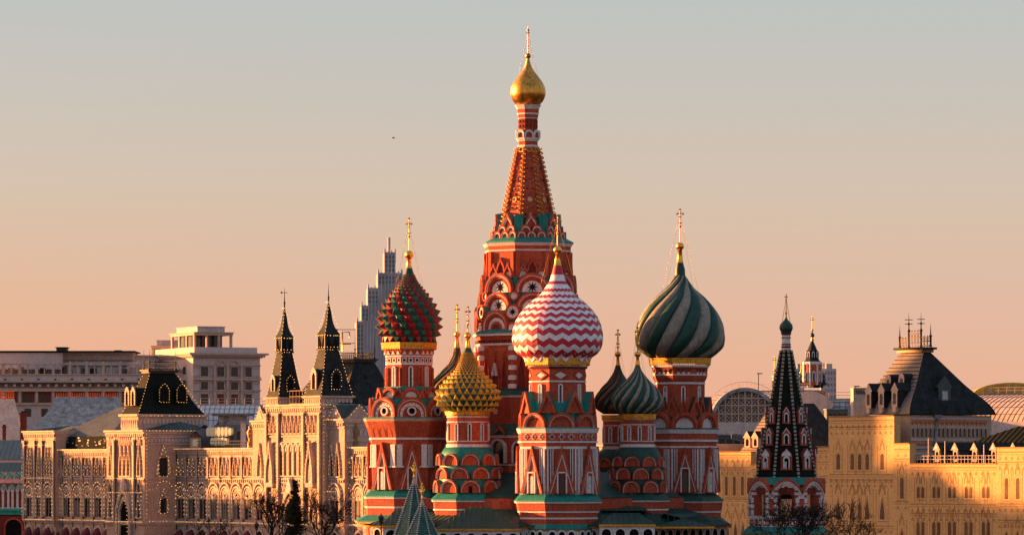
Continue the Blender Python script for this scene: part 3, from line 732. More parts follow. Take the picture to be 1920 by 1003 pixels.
# ---------------------------------------------------------------- gallery round the foot of the towers
t = Tw(1017, 457.0, ''); q = t.s
mb = MB(); t.oct(mb, 'brick', [(262, 932), (262, 1110)]); core = mb.build('podium_wall', CATH, t.loc); t.part = core
mb = MB(); t.oct(mb, 'roof_green', [(150, 885), (262, 931)]); mb.build('podium_roof', CATH, t.loc)
mb = MB(); t.oct(mb, 'roof_green', [(262, 952), (304, 966), (348, 982)])
t.oct(mb, 'gold_paint', [(346, 982.3), (344, 985)]); gr = mb.build('gallery_roof', CATH, t.loc)
sm = MB()       # standing seams
for k in KV:
    M = t.fr(k, 348, 981.5, 262, 951.5); w = 348 * .8 * q; Lr = math.hypot(86 * .966, 30) * q
    for i in range(23):
        u = -w / 2 + w * i / 22; v1 = min(Lr, max(.5, (w / 2 - abs(u)) / .414 * 1.1))
        sm.box(u - .03, u + .03, -.02, .05, 0, min(Lr, v1 if abs(u) > w * .377 else Lr), 'roof_green', M)
sm.build('roof_seam', gr)
mb = MB(); t.oct(mb, 'white_old', [(338, 984.5), (338, 1115)]); gw = mb.build('gallery_wall', CATH, t.loc)
for k in KV:
    M = t.fr(k, 338, 1030); w = 338 * .8
    n = 12
    for i in range(n):
        u = (-w / 2 + w * (i + .5) / n) * q; h = 41 * q; ww = w / n * .66 * q; mb = MB()
        mb.ext(arch(ww, h, 'round', 10, u), -.02, .03, 'void', M); mb.ring(arch(ww * 1.3, h + ww * .15, 'round', 10, u), arch(ww, h, 'round', 10, u), -.02, .12, 'white', M, closed=False)
        for e in (-1, 1):
            for vv in (2, 7): mb.ext(star(2.6 * q, u + e * w / n * .42 * q, h - vv * q + 2 * q, 4), .0, .05, 'stone_grey', M)
        mb.build('arched_opening', gw)
# roofs over the stairs in front, hipped and trimmed in gold
def hip(name, x0, x1, Y0, Y1, ye, yr, inset, m, parent=None, edge=None, org=(0, 0), over=0.0, seams=0):
    """hipped roof: eaves rectangle x0..x1 (pixels at Y0), Y0..Y1 metres, eave row ye, ridge row yr (pixels at Y0)"""
    X0, X1 = PX(x0, Y0) - org[0], PX(x1, Y0) - org[0]; a, b = Y0 - org[1], Y1 - org[1]; ze, zr = PZ(ye, Y0), PZ(yr, Y0); i = inset; mid = (a + b) / 2
    mb = MB()
    v = [(X0, a, ze), (X1, a, ze), (X1, b, ze), (X0, b, ze), (X0 + i, mid, zr), (X1 - i, mid, zr)]
    mb.add(v, [(0, 1, 5, 4), (1, 2, 5), (2, 3, 4, 5), (3, 0, 4), (0, 3, 2, 1)], m)
    if edge: mb.box(X0 + .05, X1 - .05, a + .05, b - .05, ze - .22, ze - .01, edge)
    for k in range(seams):
        t_ = (k + .5) / seams; xx = X0 + (X1 - X0) * t_; xt = min(max(xx, X0 + i), X1 - i); f_ = 1.0
        if xx < X0 + i: f_ = (xx - X0) / i
        if xx > X1 - i: f_ = (X1 - xx) / i
        mb.tube([(xx, a - .02, ze + .02), (xx, a + (mid - a) * f_, ze + (zr - ze) * f_ + .04)], .035, m, 4)
    return mb.build(name, parent)
og = (CATH.location.x, CY)
hip('stair_roof', 815, 978, 435.0, 445.0, 990, 951, 3.3, 'roof_green', CATH, 'gold_paint', og, seams=16)
hip('stair_roof', 716, 815, 437.0, 445.0, 984, 955, 1.2, 'roof_green', CATH, 'gold_paint', og, seams=9)
hip('stair_roof', 1122, 1230, 436.0, 446.0, 982, 962, 1.5, 'roof_green', CATH, 'gold_paint', og, seams=10)
hip('stair_roof', 1128, 1216, 442.0, 448.0, 957, 949, .6, 'roof_green', CATH, None, og, seams=9)
hip('stair_roof', 1226, 1340, 440.0, 449.0, 986, 963, 5.0, 'roof_green', CATH, 'gold_paint', og, seams=10)
for x0, x1, Y, yt in ((818, 975, 435.3, 992), (718, 813, 437.3, 986), (1124, 1228, 436.3, 984)):
    mb = MB(); a, b = PX(x0, Y) - og[0], PX(x1, Y) - og[0]; zt = PZ(yt, Y) - .12
    mb.box(a, b, Y - CY, Y - CY + 8, 0, zt, 'white_old'); w_ = mb.build('stair_wall', CATH)
    n = int((x1 - x0) / 24)
    for i in range(n):
        M = Matrix.Translation((a + (b - a) * (i + .5) / n, Y - CY, 0)) @ Matrix.Diagonal((1, -1, 1, 1)); mb = MB(); ww = (b - a) / n * .66
        mb.ext(arch(ww, zt - .25), -.02, .03, 'void', M); mb.ring(arch(ww * 1.28, zt - .15), arch(ww, zt - .25), -.02, .1, 'white', M, closed=False)
        mb.build('arched_opening', w_)
for px, pz_ in ((1188, 0), (1206, 0)):      # two small round gables over the roof right of the front tower
    pass
t2 = Tw(1045.5, 441.0, ''); mb = MB(); t2.oct(mb, 'white_old', [(75, 994), (75, 1110)]); fw_ = mb.build('gallery_wall', CATH, t2.loc)
for k in KV:
    M = t2.fr(k, 75, 1030)
    for u in (-18, 0, 18):
        mb = MB(); mb.ext(arch(11 * t2.s, 35 * t2.s, 'round', 10, u * t2.s), -.02, .03, 'void', M); mb.ring(arch(15 * t2.s, 38 * t2.s, 'round', 10, u * t2.s), arch(11 * t2.s, 35 * t2.s, 'round', 10, u * t2.s), -.02, .12, 'white', M, closed=False); mb.build('arched_opening', fw_)
# two green tent spires over the porches
def porch(px, Y, ytop, hw_per, cap0, fin0, label):
    s = Y / F; lx, ly = PX(px, Y) - og[0], Y - CY; z = lambda y: PZ(y, Y)
    mb = MB(); yb = 1040; prof = [(4 * s, z(ytop)), ((4 + hw_per * (yb - ytop)) * s, z(yb))]
    mb.rev(prof[::-1], 8, 'tent_teal', False, PH0 + math.pi / 8); te = mb.build('porch_tent', CATH, (lx, ly, 0), label=label)
    for k in range(8):
        a = PH0 + R(22.5 + 45 * k); rb = MB(); d = Vector((math.sin(a), -math.cos(a), 0)); n = int((yb - ytop) / 4)
        rb.tube([d * prof[0][0] + Vector((0, 0, prof[0][1])), d * prof[1][0] + Vector((0, 0, prof[1][1]))], .07, 'roof_green', 5)
        for i in range(n):
            y = ytop + 4 * (i + .5); r = (4.4 + hw_per * (y - ytop)) * s; rb.box(-.06, .06, -.09, .09, -.05, .05, 'white', Matrix.Translation(d * r + Vector((0, 0, z(y)))) @ Matrix.Rotation(a, 4, 'Z'))
        rb.build('tent_rib', te)
    mb = MB(); mb.rev([(5.2 * s, z(ytop + 1)), (4.6 * s, z(ytop - 2)), (2.3 * s, z(cap0)), (2.6 * s, z(cap0 - 1))], 10, 'stone_pale', False); mb.build('tent_cap', te)
    mb = MB(); m = 'gold'; zz = lambda f_: z(cap0 + (fin0 - cap0) * f_)
    mb.rev([(1.6 * s, zz(0)), (2.4 * s, zz(.12)), (1.5 * s, zz(.2)), (2.6 * s, zz(.34)), (3.2 * s, zz(.5)), (2.2 * s, zz(.6)), (1.1 * s, zz(.66))], 12, m)
    for e in (-1, 1):
        mb.tube([(e * 1.2 * s, 0, zz(.4)), (e * 3.9 * s, .02, zz(.58)), (e * 3.6 * s, 0, zz(.74)), (e * 1.5 * s, 0, zz(.62))], [.08, .11, .07, .06], m, 6)
        mb.tube([(e * .5 * s, 0, zz(.62)), (e * 1.5 * s, 0, zz(.8)), (e * 2.4 * s, 0, zz(.82))], [.1, .08, .04], m, 6)
    mb.ball((0, 0, zz(.88)), 1.7 * s, m, 10, 8); mb.tube([(0, 0, zz(.9)), (0, 0, zz(1.0))], .05, m, 5); mb.tube([(-1.6 * s, 0, zz(.96)), (1.6 * s, 0, zz(.96))], .045, m, 5)
    mb.build('finial', te)
porch(776.5, 431.0, 907, .375, 896, 865, 'green porch spire standing further left')
porch(791.5, 427.0, 947, .48, 936, 904, 'lower green porch spire in front')
# ================================================================ bell tower
BY = 446.0; bs = BY / F
BELL = thing('bell_tower', 'red and white bell tower with dark green tent roof, right of the cathedral', 'bell tower', (PX(1474, BY), BY, 0))
bz = lambda y: PZ(y, BY); BP = R(-3)
def boct(mb, m, tab, n=8, sm=False, caps=True):
    tab = sorted(tab, key=lambda p: -p[1]); mb.rev([(hw * bs * (OCT if n == 8 else 1), bz(y)) for hw, y in tab], n, m, sm, BP + (math.pi / 8 if n == 8 else 0), caps=caps)
def bfr(k, hw, py, hw2=None, py2=None):
    a = .966 * bs; return frame(BP + R(45) * k, hw * a, bz(py), None if hw2 is None else hw2 * a, None if py2 is None else bz(py2))
mb = MB(); f = curve([(595, 1.4), (599, 3), (604, 8), (610, 12), (615, 12.6), (620, 11), (624, 8.5)])
mb.rev([(f(624 - 29 * i / 24) * bs, bz(624 - 29 * i / 24)) for i in range(25)], 24, 'dome_green'); mb.build('onion_dome', BELL)
mb = MB(); boct(mb, 'white', [(8.2, 652), (8.2, 628)]); boct(mb, 'brick_dark', [(8.5, 628.5), (10.6, 623.5)]); boct(mb, 'brick_dark', [(9.2, 634), (9.2, 632)]); boct(mb, 'brick_dark', [(9.2, 647), (9.2, 644.5)]); boct(mb, 'brick_dark', [(9, 652.5), (10, 649)]); boct(mb, 'white', [(9, 656), (9, 652.5)]); mb.build('drum', BELL)
mb = MB(); mb.ball((0, 0, bz(587)), 2.4 * bs, 'gold_old', 10, 8); mb.rev([(2 * bs, bz(596)), (1 * bs, bz(589))], 10, 'gold_old'); mb.build('finial', BELL)
mb = MB(); mb.tube([(0, 0, bz(587)), (0, 0, bz(551))], .055, 'gold_old', 5); mb.tube([(-3.4 * bs, 0, bz(556.5)), (3.4 * bs, 0, bz(556.5))], .05, 'gold_old', 5); mb.tube([(-1.8 * bs, 0, bz(561)), (1.8 * bs, 0, bz(562))], .045, 'gold_old', 5); mb.build('cross', BELL)
for i in range(4):
    a = R(45 + 90 * i); mb = MB(); mb.tube([(0, 0, bz(557)), (11 * bs * math.sin(a), -11 * bs * math.cos(a), bz(607))], .018, 'gold_old', 4); mb.build('guy_wire', BELL)
mb = MB(); boct(mb, 'tile_green', [(10, 656), (58, 899)]); te = mb.build('tent_roof', BELL)
for k in range(8):
    a = BP + R(22.5 + 45 * k); d = Vector((math.sin(a), -math.cos(a), 0)); rb = MB(); n = 34
    P = lambda y: d * ((10 + 48 * (y - 656) / 243) * OCT * bs) + Vector((0, 0, bz(y)))
    for i in range(n):
        y0 = 657 + 242 * i / n; y1 = 657 + 242 * (i + .6) / n; y2 = 657 + 242 * (i + 1) / n
        rb.tube([P(y0), P(y1)], .15, 'tile_cream', 6); rb.tube([P(y1), P(y2)], .12, 'tile_green', 6)
    rb.build('tent_rib', te)
def dormer(k, y0, y1, w, kind):
    fr_ = lambda y: (10 + 48 * (y - 656) / 243)
    M = bfr(k, fr_(y1) + 1.5, y1); h = (y1 - y0) * bs; w *= bs; mb = MB()
    body = rect(-w / 2, w / 2, 0, h * .62); mb.ext(body, -1.4, 0, 'brick_dark', M)
    g = [(w * .58, h * .6), (0, h), (-w * .58, h * .6)] if kind == 'tri' else [(u, v + h * .58) for u, v in arch(w * 1.12, h * .42, 'keel', 12)]
    mb.ext(g, -1.2, .06, 'brick', M, 'brick_dark')
    c = (0, h * .62); gi = [(u * .62, c[1] + (v - c[1]) * .66 + .04) for u, v in g]; gj = [(u * .85, c[1] + (v - c[1]) * .86 + .02) for u, v in g]
    mb.ring(gj, gi, .02, .14, 'white', M, closed=False)
    if kind != 'tri': mb.ext(gi, .06, .1, 'white', M)
    o = arch(w * .66, h * .60, 'round', 10, 0, .02 * h); i = arch(w * .42, h * .50, 'round', 10, 0, .02 * h)
    mb.ring(o, i, -.02, .13, 'white', M, closed=False); mb.ext(i, -.02, .02, 'void', M)
    mb.box(-w * .24, w * .02, .02, .03, 0, h * .34, 'white_old', M) if kind != 'tri' else None
    mb.box(-w * .6, w * .6, -.3, .1, -.14, 0, 'brick', M)
    for e in (-1, 1): mb.box(e * w * .48 - w * .07, e * w * .48 + w * .07, 0, .12, 0, h * .6, 'brick', M)
    mb.build('dormer_window', te)
for k in (-2, -1, 0, 1, 2):
    dormer(k, 762, 792, 13, 'tri'); dormer(k, 801, 832.5, 15.5, 'tri'); dormer(k, 840, 878, 19, 'keel')
# wave of arches under the tent, open belfry on eight piers
bw = 73 * .8 * bs
mb = MB(); boct(mb, 'teal', [(60, 894), (71, 908)]); mb.build('skirt_roof', BELL)
mb = MB(); boct(mb, 'brick_dark', [(66, 926), (66, 914)]); mb.build('belfry_ceiling', BELL)
for k in range(8):
    M = bfr(k, 70, 930); mb = MB(); w = bw * .985; h = 37 * bs
    # outer wavy outline down to a scalloped arch opening
    no = 28; outer = []; inner = []
    for i in range(no + 1):
        u = w / 2 - w * i / no; c = abs(u) / (w / 2)
        outer.append((u, (12 + 23 * math.cos(min(1, c * 1.02) * math.pi / 2) ** .8) * bs))
    ro = 19.5 * bs
    for i in range(no + 1):
        a = math.pi * i / no; r = ro * (1 - .12 * (i % 2)); inner.append((r * math.cos(a), 4 * bs + r * math.sin(a) * .92))
    mb.ring([(u, v) for u, v in outer], [(u * .985, v - 6.5 * bs) for u, v in outer], -.5, .3, 'brick', M, closed=False)
    mb.ring([(u * .985, v - 6.5 * bs) for u, v in outer], [(u * .97, v - 10 * bs) for u, v in outer], -.5, .22, 'white', M, closed=False)
    mb.ring([(u * .97, v - 10 * bs) for u, v in outer], inner, -.5, .08, 'white', M, closed=False)
    mb.box(w / 2 * .97, ro * .98, -.5, .08, -4 * bs, 4 * bs, 'white', M); mb.box(-w / 2 * .97, -ro * .98, -.5, .08, -4 * bs, 4 * bs, 'white', M)
    mb.build('arch', BELL)
    a = BP + R(22.5 + 45 * k); Mp = frame(a, 69 * OCT * bs * .97, bz(968)); mb = MB(); H = 50 * bs
    mb.box(-10.5 * bs, 10.5 * bs, -.9, .12, 0, H, 'brick', Mp); mb.box(-11.5 * bs, 11.5 * bs, -1, .2, H - 9 * bs, H - 4 * bs, 'white', Mp); mb.box(-12 * bs, 12 * bs, -1, .24, H - 4 * bs, H, 'brick', Mp)
    for e in (-1, 1):
        mb.box(e * 8 * bs - 3 * bs, e * 8 * bs + 3 * bs, .02, .22, 3 * bs, 13 * bs, 'white', Mp); mb.box(e * 8 * bs - 3 * bs, e * 8 * bs + 3 * bs, .02, .22, 26 * bs, 36 * bs, 'white', Mp)
        mb.ball((e * 8 * bs, .1, 19.5 * bs), 4.4 * bs, 'white', 10, 8, 1.15, Mp)
    mb.box(-11.5 * bs, 11.5 * bs, -1, .2, 0, 2 * bs, 'white', Mp); mb.build('pier', BELL)
    M = bfr(k, 70, 990); mb = MB()
    for i in range(5):
        u = (-22 + 11 * i) * bs; mb.box(u - 4.5 * bs, u + 4.5 * bs, -.02, .06, 5 * bs, 17 * bs, 'brick', M); mb.box(u - 2 * bs, u + 2 * bs, .06, .1, 8 * bs, 14 * bs, 'white', M)
    mb.build('parapet_panel', BELL)
mb = MB(); boct(mb, 'white', [(71, 990), (71, 971)]); boct(mb, 'white_old', [(73, 971), (73, 967.5)]); mb.build('parapet', BELL)
mb = MB(); boct(mb, 'teal', [(72, 986), (88, 999)]); boct(mb, 'gold_paint', [(87, 999.3), (85, 1003)]); mb.build('skirt_roof', BELL)
mb = MB(); boct(mb, 'brick', [(80, 1003), (80, 1115)]); mb.build('base_wall', BELL)
mb = MB(); pr = curve([(0, 0.1), (.3, .45), (.7, .6), (1.0, .95)])
mb.rev([(pr(i / 10) * .9, bz(915) - 1.3 * i / 10) for i in range(11)], 16, 'copper_dark', True, 0, Matrix.Translation((0, 0, .2)), False); bell = mb.build('bell', BELL)
# ================================================================ long arcade building with strings of bulbs (left)
AR = thing('arcade_building', 'long pink stone arcade outlined in bulbs, with dark twin spires, left of the cathedral', 'building', (PX(620, 600), 600, 0))
GA = R(54); KM, KN = .5 / math.cos(GA), .866 / math.sin(GA)      # one unit along the facade is KM metres, outward KN metres
Gn = Vector((-math.sin(GA), -math.cos(GA), 0)) * KN; Gm = Vector((math.cos(GA), -math.sin(GA), 0)) * KM     # facade normal; direction along it, towards us
GP = Vector((PX(700, 590), 590, 0)) - AR.location
def gu(px, p=0.0):
    k = (px - 960) / F; A = GP.x + AR.location.x + Gn.x * p; B = GP.y + AR.location.y + Gn.y * p
    return -(A - k * B) / (Gm.x - k * Gm.y)
def gY(u, p=0.0): return GP.y + AR.location.y + Gn.y * p + Gm.y * u
def gz(py, px, p=0.0): return PZ(py, gY(gu(px, p), p))
def gM(p=0.0):
    M = Matrix.Identity(4); o = GP + Gn * p
    for i in range(3): M[i][0] = Gm[i]; M[i][1] = Gn[i]; M[i][2] = (0, 0, 1)[i]; M[i][3] = o[i]
    return M
def sM(u, p=0.0):
    """frame on a side wall that faces us: u axis runs along -n?"""
    M = Matrix.Identity(4); o = GP + Gn * p + Gm * u
    for i in range(3): M[i][0] = -Gn[i]; M[i][1] = Gm[i]; M[i][2] = (0, 0, 1)[i]; M[i][3] = o[i]
    return M
def string(mb, pts, M, d=.14, sp=.6, r=.044):
    L = 0
    for (a, b) in zip(pts[:-1], pts[1:]):
        a = Vector((a[0], d, a[1])); b = Vector((b[0], d, b[1])); l = (b - a).length
        s_ = sp - L
        while s_ <= l:
            if random.random() > .07: mb.dot(tuple(a + (b - a) * (s_ / l)), r * random.uniform(.75, 1.15), 'bulb', M)
            s_ += sp
        L = (L + l) % sp
def lights(parent, name, lines, M, **k):
    mb = MB()
    for l in lines: string(mb, l, M, **k)
    if mb.v: mb.build(name, parent)
Z1, Z2, Z3 = 5.75, 12.0, 16.35
def gblock(u0, u1, p, ztop, back, name='facade_wall', dent=True):
    M = gM(p); mb = MB(); mb.box(u0, u1, -back, 0, 0, ztop - .3, 'stone', M)
    for z0, z1, o_ in ((Z1 - .35, Z1, .28), (Z1 - .6, Z1 - .35, .14), (Z2 - .2, Z2, .14), (ztop - .55, ztop - .25, .22), (ztop - .25, ztop, .42)):
        mb.box(u0 - o_ * .6, u1 + o_ * .6, -back + .1, o_, z0, z1, 'stone_pale', M)
    n = int((u1 - u0) / .62)
    for i in range(n):
        u = u0 + (u1 - u0) * (i + .5) / n; mb.box(u - .15, u + .15, 0, .24, ztop - .95, ztop - .56, 'stone_pale', M)
        mb.box(u - .1, u + .1, 0, .12, Z2 - .6, Z2 - .21, 'stone_pale', M)
    mb.box(u0, u1, -.02, .1, ztop - 1.35, ztop - 1.15, 'stone_pale', M)
    w = mb.build(name, AR)
    lights(w, 'light_string', [[(u0, ztop - .1), (u1, ztop - .1)], [(u0, Z1 - .1), (u1, Z1 - .1)]], M, d=.5, sp=.5)
    return w
def lancet(par, M, u, w, z0, z1, kind='keel', lit=True):
    mb = MB(); h = z1 - z0
    o = arch(w, h, kind, 10, u, z0); i = arch(w * .62, h * .80, 'round', 10, u, z0); md = arch(w * 1.25, h * 1.07, kind, 10, u, z0)
    mb.ring(md, o, -.03, .24, 'stone_pale', M, closed=False); mb.ring(o, i, -.03, .13, 'stone', M, closed=False); mb.ext(i, -.02, .02, 'glass', M)
    mb.box(u - w * .62, u + w * .62, 0, .25, z0 - .18, z0, 'stone_pale', M)
    mb.ext([(u + w * .1, z0 + h * .84), (u, z0 + h * .95), (u - w * .1, z0 + h * .84), (u, z0 + h * .76)], .02, .16, 'stone_pale', M)
    o_ = mb.build('lancet_window', par)
    if lit: lights(o_, 'light_string', [arch(w * 1.0, h * .98, kind, 10, u, z0)], M, d=.27)
    return o_
def bigwin(par, M, u, w, z0=6.15, zg=9.1, z1=11.45, lit=True, tri=False):
    """tall arched window with a tympanum and a double moulding"""
    mb = MB(); g = w * .30
    mb.ext(arch(g * 2, zg - z0 + .9, 'round', 10, u, z0), -.02, .02, 'glass', M)
    mb.box(u - .05, u + .05, .02, .09, z0, zg + .4, 'stone_pale', M); mb.box(u - g * .8, u - g * .3, .02, .05, z0, zg - .6 * random.random(), random.choice(('curtain', 'glass')), M); mb.box(u + g * .25, u + g * .8, .02, .05, z0, zg - 1.2 * random.random(), random.choice(('curtain', 'glass', 'glass')), M)
    a = lambda ww, hh: arch(ww, hh - z0, 'round', 16, u, z0)
    mb.ring(a(w * .74, z1 - .75), a(g * 2, zg + .9), -.05, .13, 'stone', M, closed=False)
    mb.ring(a(w * .80, z1 - .55), a(w * .70, z1 - .8), -.05, .22, 'stone_pale', M, closed=False)
    mb.ring(a(w * 1.0, z1), a(w * .88, z1 - .25), -.05, .30, 'stone_pale', M, closed=False)
    mb.ring(arch(w * .40, .95, 'keel', 10, u, zg + .15), arch(w * .26, .62, 'keel', 10, u, zg + .15), 0, .13, 'stone_pale', M, closed=False)
    for e in (-1, 1): mb.ext(arch(w * .24, .75, 'keel', 8, u + e * w * .15, zg - .15), .0, .14, 'stone_pale', M)
    o_ = mb.build('arched_window', par)
    if lit:
        lights(o_, 'light_string', [a(w * .74, z1 - .68), [(u + e * g, z) for e, z in ((-1, zg), (-.5, zg + .5), (0, zg), (.5, zg + .5), (1, zg))]], M, d=.26)
        lights(o_, 'light_string', [arch(w * .96, z1 - .05 - (zg + .6), 'round', 12, u, zg + .6)], M, d=.36, sp=.8)
    return o_
def groundbay(par, M, u, w, awn=True):
    mb = MB(); mb.ext(arch(w * .62, 4.55, 'round', 12, u, 0), -.02, .02, 'glass', M)
    mb.ring(arch(w * .80, 4.95, 'round', 12, u, 0), arch(w * .62, 4.55, 'round', 12, u, 0), -.05, .2, 'stone_pale', M, closed=False)
    mb.ext(rect(u - w * .2, u + w * .2, .2, 2.6), .02, .05, 'lamp_glow', M)
    s_ = mb.build('shop_window', par)
    if awn:
        mb = MB(); n = 7; vs = []; fs = []
        for j in range(5):
            b = math.pi / 2 * j / 4
            for i in range(n + 1):
                a = math.pi * i / n
                vs.append((u + w * .33 * math.cos(a) * (1 if j < 4 else 1), .15 + .95 * math.sin(b) * (.25 + .75 * math.sin(a)), 3.1 + 1.35 * math.cos(b) * (.15 + .85 * math.sin(a))))
        for j in range(4):
            for i in range(n): fs.append((j * (n + 1) + i, j * (n + 1) + i + 1, (j + 1) * (n + 1) + i + 1, (j + 1) * (n + 1) + i))
        mb.add(vs, fs, 'awning', True, M); mb.box(u - w * .33, u + w * .33, .15, 1.1, 2.75, 3.1, 'awning', M); mb.build('awning', s_)
def pilaster(par, M, u, z0, z1, w=.34, d=.3, pipe=True):
    mb = MB(); mb.box(u - w / 2, u + w / 2, -.02, d, z0, z1, 'stone_pale', M); mb.box(u - w * .8, u + w * .8, -.02, d + .1, z1 - .3, z1, 'stone_pale', M); mb.box(u - w * .8, u + w * .8, -.02, d + .08, z0, z0 + .3, 'stone_pale', M)
    mb.build('pilaster', par)
    if pipe:
        mb = MB(); mb.tube([(u + w, .22, z) for z in (z1 + .9, z1 + .2)] + [(u + w, d * .5, z1 - .2), (u + w, d * .5, 4.5)], .065, 'iron', 5, M); mb.build('drainpipe', par)
def mainrun(px0, px1, n, p=0.0, back=14, part0=1.0):
    u0, u1 = gu(px0, p), gu(px1, p); w_ = gblock(u0, u1, p, Z3, back); M = gM(p); w = (u1 - u0) / n
    for i in range(n):
        c = u0 + w * (i + .5)
        bigwin(w_, M, c, w); groundbay(w_, M, c, w)
        for e in (-.19, .19): lancet(w_, M, c + e * w, w * .25, 12.35, 14.85)
    for i in range(n + 1):
        pilaster(w_, M, u0 + w * i if i else u0 + .2, Z2, 15.0, pipe=0 < i < n or True)
        mb = MB(); mb.box(u0 + w * i - .2, u0 + w * i + .2, -.02, .2, Z1, 9.2, 'stone_pale', M); mb.build('pilaster', w_)
    return w_
mainrun(645, 722, 4); gblock(gu(722), gu(1346), 0, Z3, 14); mainrun(330, 477, 7); mainrun(98, 215, 6)
# corner block at the far end
def group_block(px0, px1, p, zt, back, bays, top=True):
    u0, u1 = gu(px0, p), gu(px1, p); w_ = gblock(u0, u1, p, zt, back); M = gM(p); L = u1 - u0; x = u0
    for f_, nl in bays:
        w = L * f_; c = x + w / 2; bw = min(w * .86, 3.6)
        bigwin(w_, M, c, bw); groundbay(w_, M, c, bw)
        lw = min(.95, w * .8 / nl)
        for i in range(nl): lancet(w_, M, c + (i - (nl - 1) / 2) * lw * 1.08, lw * .86, 12.35, 16.4)
        if x > u0: pilaster(w_, M, x, Z1, zt - 1.5)
        x += w
    for uu in (u0 + .3, u1 - .3): pilaster(w_, M, uu, Z1, zt - 1.5, .45, .35)
    lights(w_, 'light_string', [[(u0 + .1, Z1), (u0 + .1, zt)], [(u1 - .1, Z1), (u1 - .1, zt)], [(u0, zt - 2.2), (u1, zt - 2.2)], [(u0, Z2), (u1, Z2)]], M, d=.5, sp=.55)
    return w_
group_block(46, 104, .8, 19.2, 12, ((.36, 2), (.24, 1), (.40, 3)))
# roofs are truncated pyramids set out along the facade
def mans(u0, u1, p0, p1, v0, v1, q0, q1, z0, z1, m, name='mansard_roof', trim=True, crest=True, strings=True, par=None, flare=0.0):
    """bottom rectangle u0..u1 along the facade, p0 (front) .. p1 (back); top rectangle v0..v1, q0..q1"""
    P = lambda u, p, z: tuple(GP + Gm * u + Gn * p + Vector((0, 0, z)))
    b = [P(u0, p0, z0), P(u1, p0, z0), P(u1, p1, z0), P(u0, p1, z0)]; t = [P(v0, q0, z1), P(v1, q0, z1), P(v1, q1, z1), P(v0, q1, z1)]
    mb = MB(); ns = 8; vs = []
    for j in range(ns + 1):
        f_ = j / ns; g_ = f_ if not flare else f_ + flare * math.sin(math.pi * f_) * (1 - f_)
        for k in range(4): vs.append(tuple(Vector(b[k]) * (1 - g_) + Vector(t[k]) * g_ + Vector((0, 0, (f_ - g_) * (z1 - z0)))))
    fs = [(j * 4 + k, j * 4 + (k + 1) % 4, (j + 1) * 4 + (k + 1) % 4, (j + 1) * 4 + k) for j in range(ns) for k in range(4)] + [(0, 1, 2, 3), tuple(ns * 4 + k for k in range(4))]
    mb.add(vs, fs, m)
    o_ = mb.build(name, par or AR)
    if trim:
        mb = MB(); M = gM(0); e = .25
        mb.box(v0 - e, v1 + e, q1 - e, q0 + e, z1, z1 + .3, 'iron' if trim is True else trim, M); mb.box(v0 - e * 1.8, v1 + e * 1.8, q1 - e * 1.8, q0 + e * 1.8, z1 + .3, z1 + .5, 'iron' if trim is True else trim, M); mb.build('roof_trim', o_)
    if strings:
        mb = MB(); M0 = Matrix.Identity(4)
        def ln(a, b_, sp=.5):
            a, b_ = Vector(a), Vector(b_); n = max(1, int((b_ - a).length / sp))
            for i in range(n + 1): mb.dot(tuple(a + (b_ - a) * i / n), .046, 'bulb')
        up = Vector((0, 0, .5)); out = lambda v: Vector(v) + (Gn + Gm) * .12
        ln(out(b[0]) + Vector((0, 0, -.15)), out(b[1]) + Vector((0, 0, -.15))); ln(out(b[1]) + Vector((0, 0, -.15)), out(b[2]) + Vector((0, 0, -.15)))
        for k in (0, 1, 2): ln(Vector(b[k]) + Gm * .1, Vector(t[k]) + Gm * .1)
        ln(out(t[0]) + up * .9 + (Gn + Gm) * .3, out(t[1]) + up * .9 + (Gn + Gm) * .3); ln(out(t[1]) + up * .9 + (Gn + Gm) * .3, out(t[2]) + up * .9 + (Gn + Gm) * .3)
        mb.build('light_string', o_)
    return o_
def spike(par, u, p, z0, h, r=.07, vane=False):
    c = GP + Gm * u + Gn * p; mb = MB(); T = Matrix.Translation((c.x, c.y, z0))
    mb.rev([(r * 2.2, 0), (r * 3, .15), (r * 1.3, .3), (r * 1.3, h * .35), (r * 2.2, h * .38), (r * 1.0, h * .42), (.012, h)], 8, 'iron', True, 0, T)
    if vane:
        mb.tube([(-.5, 0, h * .78), (.45, 0, h * .78)], .04, 'iron', 5, T); mb.add([(-.5, 0, h * .74), (-.15, .03, h * .78), (-.5, 0, h * .83), (-.55, .02, h * .78)], [(0, 1, 2), (0, 3, 2)], 'iron', False, T)
    return mb.build('spire_finial', par)
def crest(par, u0, u1, p0, p1, z, h=1.0, m='iron', st=.45):
    """lacy iron cresting on the four sides of a roof platform"""
    mb = MB(); C = [(u0, p0), (u1, p0), (u1, p1), (u0, p1), (u0, p0)]; W_ = lambda u, p, z_: GP + Gm * u + Gn * p + Vector((0, 0, z_))
    for (a, b) in zip(C[:-1], C[1:]):
        A = W_(*a, z); B = W_(*b, z); n = max(2, int((B - A).length / st)); up = Vector((0, 0, 1))
        mb.tube([A + up * .12, B + up * .12], .035, m, 4); mb.tube([A + up * h * .72, B + up * h * .72], .035, m, 4)
        for i in range(n + 1):
            q_ = A + (B - A) * i / n; mb.tube([q_, q_ + up * h * (1.05 if i % 2 else .9)], [.035, .012], m, 4)
            if i < n:
                c = A + (B - A) * (i + .5) / n; d = (B - A).normalized(); r = st * .38
                mb.tube([c + up * (h * .42) + d * r * math.cos(t_) + up * r * math.sin(t_) for t_ in [j * math.pi / 5 for j in range(11)]], .025, m, 4)
    return mb.build('roof_crest', par)
